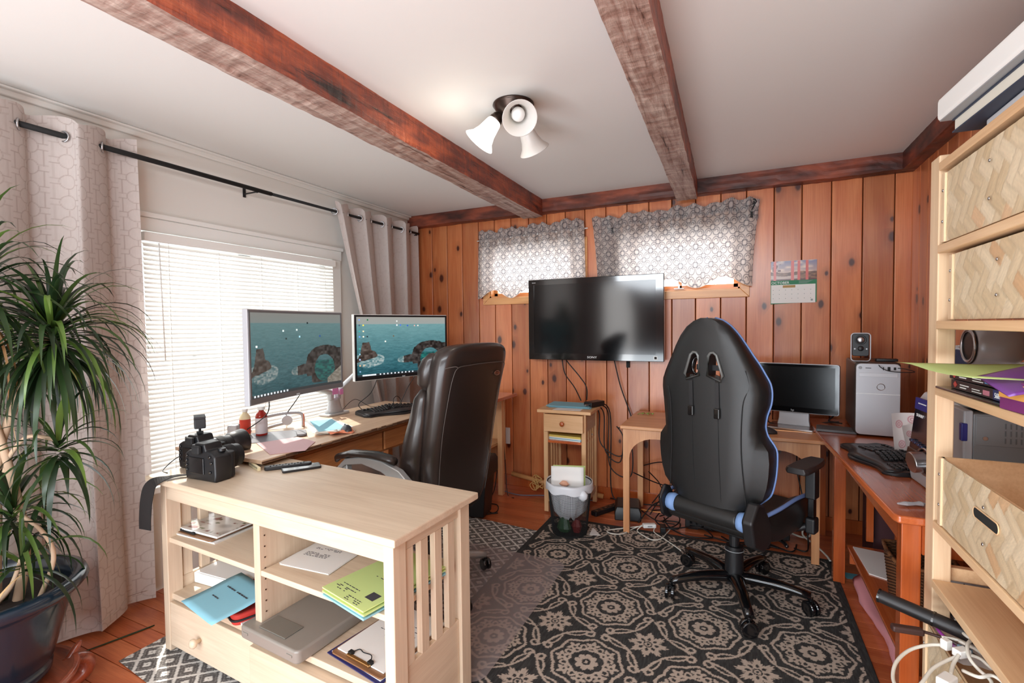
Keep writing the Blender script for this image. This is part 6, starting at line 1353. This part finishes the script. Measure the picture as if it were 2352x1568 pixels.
for i, (az, el) in enumerate(((205, -52), (303, -38), (78, -48))):
    a = R(az); e = R(el); d = Vector((math.cos(a)*math.cos(e), math.sin(a)*math.cos(e), math.sin(e)))
    o_ = Vector((.062*math.cos(a), .062*math.sin(a), -.045)); q = d.to_track_quat('Z', 'Y').to_matrix()
    so = ob('socket', MB().lathe([(.012, -.02), (.016, 0), (.026, .01), (.028, .02), (.031, .026), (.031, .034), (.028, .036)], 24, o_, rot=q), brz, cl, smooth=True)
    sh = ob('shade', MB().lathe([(.027, .030), (.034, .045), (.038, .07), (.043, .10), (.054, .13), (.072, .152), (.074, .155), (.071, .154), (.052, .132), (.041, .10), (.036, .07), (.032, .048), (.026, .033)], 36, o_, cap=False, rot=q), litm if i == 0 else shm, cl, smooth=True, label='lit bell shade' if i == 0 else None)
    ob('bulb', MB().lathe([(.012, .03), (.014, .05), (.026, .075), (.030, .095), (.024, .118), (.010, .128), (.001, .130)], 24, o_, rot=q), litm if i == 0 else pm('bulb_white', (235, 235, 232), .25), cl, smooth=True)
    if i == 0:
        pl = bpy.data.lights.new('lamp_bulb', 'POINT'); pl.energy = 1.8; pl.color = (1, .9, .74); pl.shadow_soft_size = .06; po = bpy.data.objects.new('lamp_bulb', pl); COL.objects.link(po); po.location = Vector((-.93, 2.015, H))+o_+d*.20
# ------------------------------------------------------------------ potted dracaena
potm = pm('dark_blue_glaze', (18, 34, 48), .25, coat=.25)
PC = (-2.33, .69)
pt = thing('potted_dracaena', 'tall spiky dracaena in a dark blue glazed pot', 'plant', (PC[0], PC[1], .14))
ob('pot', MB().lathe([(.15, 0), (.165, .01), (.168, .035), (.162, .045), (.172, .06), (.205, .18), (.228, .27), (.232, .285), (.262, .30), (.275, .318), (.268, .338), (.245, .345), (.228, .335), (.222, .30), (.215, .27)], 48, cap=False), potm, pt, smooth=True)
ob('pot_base', MB().cyl((0, 0, 0), (0, 0, .01), .15, n=40), potm, pt)
ob('soil', MB().lathe([(.222, .285), (.15, .292), (.06, .298), (.001, .30)], 32), pm('dark_soil', (34, 24, 18), .95, bump=1, bs=60, var=.6), pt, smooth=False)
bark = pm('pale_bark', (196, 168, 140), .8, bump=.5, bs=60, var=.25)
def stem(pts, r0, r1): 
    P = spl(pts, 6); return ob('stem', MB().tube(P, [r0+(r1-r0)*i/(len(P)-1) for i in range(len(P))], 9), bark, pt, smooth=True)
heads = [((.14, .16, 1.235), 122, .37, 1.25), ((.07, .0, 1.38), 64, .38, 1.15), ((.20, .14, .84), 26, .27, 1.2), ((.10, .05, .62), 38, .32, 1.25), ((-.02, -.10, .98), 34, .34, 1.), ((.16, .05, .47), 12, .28, 1.4)]
stem([(.02, .02, .28), (.03, .03, .55), (.05, .05, .85), (.14, .16, 1.23)], .022, .009)
stem([(.08, .06, .28), (.10, .08, .5), (.07, .05, .8), (.05, .0, 1.1), (.07, .0, 1.38)], .016, .008)
stem([(.06, .05, .74), (.08, .06, .80), (.13, .09, .86), (.20, .14, .84)], .008, .006)
stem([(.12, .10, .28), (.16, .13, .42), (.15, .11, .52), (.10, .05, .62)], .008, .006)
stem([(-.04, -.06, .28), (-.05, -.08, .6), (-.02, -.12, .98)], .015, .009)
stem([(.05, .0, .28), (.12, .03, .36), (.16, .05, .47)], .008, .006)
N = NT('dracaena_leaf'); tc = N.n('ShaderNodeTexCoord'); oi = N.n('ShaderNodeObjectInfo'); n_ = N.n('ShaderNodeTexNoise', ins={'Vector': tc.outputs['Object'], 'Scale': 6.})
cc = N.ramp(N.math('ADD', N.math('MULTIPLY', oi.outputs['Random'], .7), N.math('MULTIPLY', n_.outputs[0], .3)), [(.1, lin((26, 42, 24))), (.5, lin((48, 72, 36))), (.85, lin((104, 134, 58)))])
N.l(cc, N.b.inputs['Base Color']); N.b.inputs['Roughness'].default_value = .32; _tr = N.n('ShaderNodeBsdfTranslucent'); N.l(cc, _tr.inputs[0]); _mx = N.n('ShaderNodeMixShader', ins={0: .2}); N.l(N.b.outputs[0], _mx.inputs[1]); N.l(_tr.outputs[0], _mx.inputs[2]); N.l(_mx.outputs[0], N.out.inputs[0]); leafm = N.m
dry = pm('dry_leaf', (196, 158, 112), .7, var=.3, bs=30)
r_ = random.Random(12)
EX = MB()
for (hx, hy, hz), n, Lf, droop in heads:
    extra = int(n*.55); n0 = n; n += extra
    for i in range(n):
        f2 = ((i-n0)/max(1, extra)) if i >= n0 else i/n0
        az = i*2.39996+r_.uniform(-.3, .3); f = (f2+.004); el = R(82-128*f**.85)+r_.uniform(-.12, .12); ln = Lf*r_.uniform(.75, 1.15); w = r_.uniform(.006, .0098)
        isdry = f > .8 and r_.random() < .16; w = .0042 if isdry else w
        p = Vector((0, 0, 0)); pts = []; e = el; tw = r_.uniform(-.25, .25)
        K = 9
        for q in range(K+1):
            pts.append((p.copy(), az+tw*q/K)); d = Vector((math.cos(az+tw*q/K)*math.cos(e), math.sin(az+tw*q/K)*math.cos(e), math.sin(e))); p += d*ln/K; p.x = max(p.x, -2.53-PC[0]-hx); e -= (.10+.17*q/K)*droop*(1.5 if isdry else 1)*max(.25, math.cos(e)+.25)
        vs = []; fs = []
        for q, (p, a2) in enumerate(pts):
            ww = w*(.75+.5*math.sin(min(1, q/K*2)*PI/2))*(1-max(0, q/K-.35)/.65)**.8; s_ = Vector((-math.sin(a2), math.cos(a2), 0))
            vs += [tuple(p+s_*ww+Vector((0, 0, ww*.35))), tuple(p), tuple(p-s_*ww+Vector((0, 0, ww*.35)))]
        for q in range(K): fs += [(3*q, 3*q+1, 3*q+4, 3*q+3), (3*q+1, 3*q+2, 3*q+5, 3*q+4)]
        if i >= n0: EX.add([(x_+hx, y_+hy, z_+hz-.10*f2*(Lf/.36)) for x_, y_, z_ in vs], fs); continue
        o = ob('leaf', MB().add(vs, fs), dry if isdry else leafm, pt, (hx+.006*math.cos(az), hy+.006*math.sin(az), hz-.10*f*(Lf/.36)), smooth=True)
ob('leaves', EX, leafm, pt, smooth=True)['kind'] = 'stuff'
ps = thing('plant_stand', 'round carved red wood stand with curled feet under the blue pot', 'plant stand', (PC[0], PC[1], 0))
rw = wood('carved_rosewood', (150, 74, 48), (96, 40, 24), 0, 2, .3, coat=.4, vary=.05)
ob('tray', MB().lathe([(.001, .12), (.20, .12), (.215, .125), (.222, .135), (.235, .135), (.24, .125), (.232, .108), (.21, .10), (.001, .10)], 40), rw, ps, smooth=False, bev=.002)
for k in range(5):
    a = R(10+72*k); rot = Matrix.Rotation(a, 3, 'Z')
    P = spl([rot @ Vector(p) for p in ((.19, 0, .10), (.225, 0, .105), (.262, 0, .085), (.262, 0, .045), (.225, 0, .02), (.185, 0, .018))], 5)
    ob('leg', MB().tube(P, [.018+.008*math.sin(i/len(P)*PI) for i in range(len(P))], 10), rw, ps, smooth=True)
    P = spl([rot @ Vector(p) for p in ((.215, 0, .115), (.235, 0, .145), (.252, 0, .165))], 4); ob('claw', MB().tube(P, [.016, .016, .015, .014, .013, .012, .010, .008, .005][:len(P)], 8), rw, ps, smooth=True)
ob('fallen_leaf', MB().loft([[(x, w, .003), (x, 0, .006), (x, -w, .003)] for x, w in ((-.15, .001), (-.05, .006), (.08, .008), (.14, .005))]), leafm, None, (-2.47, 1.13, .0), (0, 0, R(72)), smooth=True, label='single long green leaf fallen on the floor beside the curtain', cat='leaf')
# ------------------------------------------------------------------ under the table: low black case, power strips, cords
t = thing('computer_case', 'long low black computer case on the floor under the arched table', 'computer', (-.02, 3.46, .0), R(4))
ob('body', MB().box(-.31, .30, -.10, .13, .012, .20), black, t, bev=.006); ob('rail', MB().box(-.31, .30, -.106, -.10, .10, .112), blackg, t)
for x in (-.26, .25): ob('foot', MB().box(x-.03, x+.03, -.08, .10, 0, .012), blackm, t)
mb = MB()
for i in range(16): mb.box(-.28+i*.035, -.265+i*.035, -.104, -.10, .03, .08)
ob('vent_slot', mb, blackg, t)['kind'] = 'stuff'
t = thing('power_strip', 'black power strip with outlets on the floor beside the waste basket', 'power strip', (-.86, 3.45, 0), R(62))
ob('body', MB().box(-.16, .16, -.026, .026, .002, .034), black, t, bev=.006)
for i in range(6): ob('outlet', MB().cyl((-.13+i*.05, 0, .034), (-.13+i*.05, 0, .0352), .014, n=14), blackg, t)
t = thing('battery_backup', 'squat black power supply on the floor behind the table leg', 'power supply', (-.715, 3.42, 0), R(12))
ob('body', MB().loft([[(x*s_, y*s_, z) for x, y in ((-.09, -.11), (.09, -.11), (.09, .12), (-.09, .12))] for z, s_ in ((.002, 1), (.06, 1), (.095, .85))]), black, t, bev=.008)
t = thing('charger', 'small white charger block lying on the edge of the rug', 'charger', (-.53, 3.20, .030), R(25)); ob('body', MB().cb((0, 0, .014), (.085, .034, .026)), whitep, t, bev=.006); ob('button', MB().cb((0, -.0175, .014), (.03, .002, .008)), greyp, t)
t = thing('charger', 'small black charger block next to the white one', 'charger', (-.45, 3.245, .0), R(10)); ob('body', MB().cb((0, 0, .02), (.036, .075, .038)), black, t, bev=.005); ob('pin', MB().cyl((0, .0375, .02), (0, .055, .02), .004, n=8), steel, t)
cable('white cord in flat loops left of the white charger, crossing the table leg', [(-.56, 3.19, .04), (-.62, 3.20, .02), (-.70, 3.15, .015), (-.777, 3.086, .014), (-.75, 3.05, .014), (-.68, 3.07, .014), (-.63, 3.18, .014), (-.57, 3.22, .035)], .0035, cablew)
cable('white cord looping on the rug in front of the white charger', [(-.575, 3.19, .04), (-.60, 3.16, .014), (-.55, 3.10, .014), (-.49, 3.06, .014), (-.44, 3.10, .014), (-.42, 3.21, .01), (-.40, 3.32, .01)], .0035, cablew)
cable('long thin white cord running over the rug to the gaming chair caster', [(-.49, 3.23, .04), (-.50, 3.19, .014), (-.45, 3.13, .014), (-.38, 3.06, .014), (-.31, 2.98, .014)], .003, cablew)
cable('white knotted cord on the floor behind the table leg at right', [(.28, 3.52, .02), (.36, 3.46, .02), (.40, 3.44, .05), (.38, 3.47, .09), (.36, 3.45, .04), (.42, 3.36, .02), (.46, 3.26, .01), (.47, 3.2, .008)], .006, cablew)
t = thing('game_mouse', 'dark grey shoe-like mouse with white printed marks, on the floor behind the gaming chair', 'mouse', (.145, 3.29, .0), R(170))
ob('shell', MB().loft([[(.034*w_*math.cos(a), y, max(0, .045*w_*math.sin(a))) for a in [PI*k_/8 for k_ in range(9)]] for y, w_ in ((-.055, .4), (-.045, .8), (0, 1), (.04, .85), (.055, .4))]), pm('mouse_grey', (52, 54, 58), .3), t, smooth=True)
ob('print', MB().box(-.018, .018, .005, .010, .044, .047).box(-.003, .003, -.01, .02, .044, .047), lt, t)
rC = random.Random(31)
spots = ['arching from the wall to behind the gaming chair', 'rising from the floor left of the arched table leg', 'crossing low under the arched table', 'curled on the floor in front of the low black case', 'in a wide loop near the power supply', 'twisted beneath the table by the wall', 'lying along the baseboard under the table', 'in a small coil beside the black charger', 'sagging between table leg and chair', 'running under the front of the low black case', 'looped in front of the black case near the chair column', 'falling behind the right end of the arched table', 'at the foot of the right table leg', 'tangled under the middle of the table']
base_pts = [[(-.66, 3.66, .30), (-.5, 3.6, .36), (-.36, 3.5, .34), (-.25, 3.45, .30)], [(-.60, 3.6, .28), (-.52, 3.5, .25), (-.45, 3.4, .22), (-.3, 3.35, .34)], [(-.60, 3.5, .02), (-.45, 3.4, .09), (-.32, 3.36, .10), (-.15, 3.33, .02)],
            [(-.42, 3.30, .01), (-.30, 3.22, .008), (-.15, 3.26, .008), (-.24, 3.34, .03), (-.40, 3.28, .02), (-.46, 3.36, .05)], [(-.62, 3.3, .01), (-.52, 3.42, .12), (-.40, 3.5, .08), (-.48, 3.36, .02), (-.62, 3.42, .05)],
            [(-.58, 3.62, .04), (-.45, 3.6, .20), (-.38, 3.55, .06), (-.5, 3.45, .02), (-.4, 3.35, .1)], [(-.9, 3.66, .02), (-.7, 3.64, .015), (-.5, 3.66, .02), (-.36, 3.64, .02)], [(-.44, 3.26, .02), (-.36, 3.28, .02), (-.36, 3.36, .03), (-.44, 3.36, .03), (-.46, 3.30, .04), (-.38, 3.27, .05)],
            [(-.62, 3.14, .40), (-.5, 3.3, .30), (-.34, 3.34, .26), (-.22, 3.3, .30)], [(-.20, 3.28, .008), (-.05, 3.24, .008), (.10, 3.28, .008), (.22, 3.26, .008)], [(-.10, 3.30, .008), (.0, 3.22, .008), (.15, 3.30, .008), (.28, 3.24, .008), (.32, 3.36, .008)],
            [(.34, 3.5, .69), (.33, 3.5, .45), (.36, 3.46, .25), (.34, 3.4, .10)], [(.30, 3.30, .008), (.36, 3.28, .008), (.38, 3.36, .03), (.37, 3.40, .2), (.38, 3.42, .4)], [(-.55, 3.35, .06), (-.48, 3.45, .14), (-.36, 3.38, .05), (-.42, 3.30, .01), (-.52, 3.38, .02), (-.44, 3.5, .10)]]
for s_, p_ in zip(spots, base_pts): cable('black cord '+s_, p_, .0042, blackc, k=8, group='black cords under the arched table')
cable('orange network cable under the arched table', [(-.62, 3.42, .06), (-.50, 3.40, .065), (-.42, 3.42, .08), (-.30, 3.46, .11)], .004, pm('orange_cable', (224, 150, 84), .5))
cable('thin black cord hanging behind the glossy table leg', [(.52, 3.5, .70), (.56, 3.45, .5), (.57, 3.42, .42), (.55, 3.40, .36)], .0035, blackc)
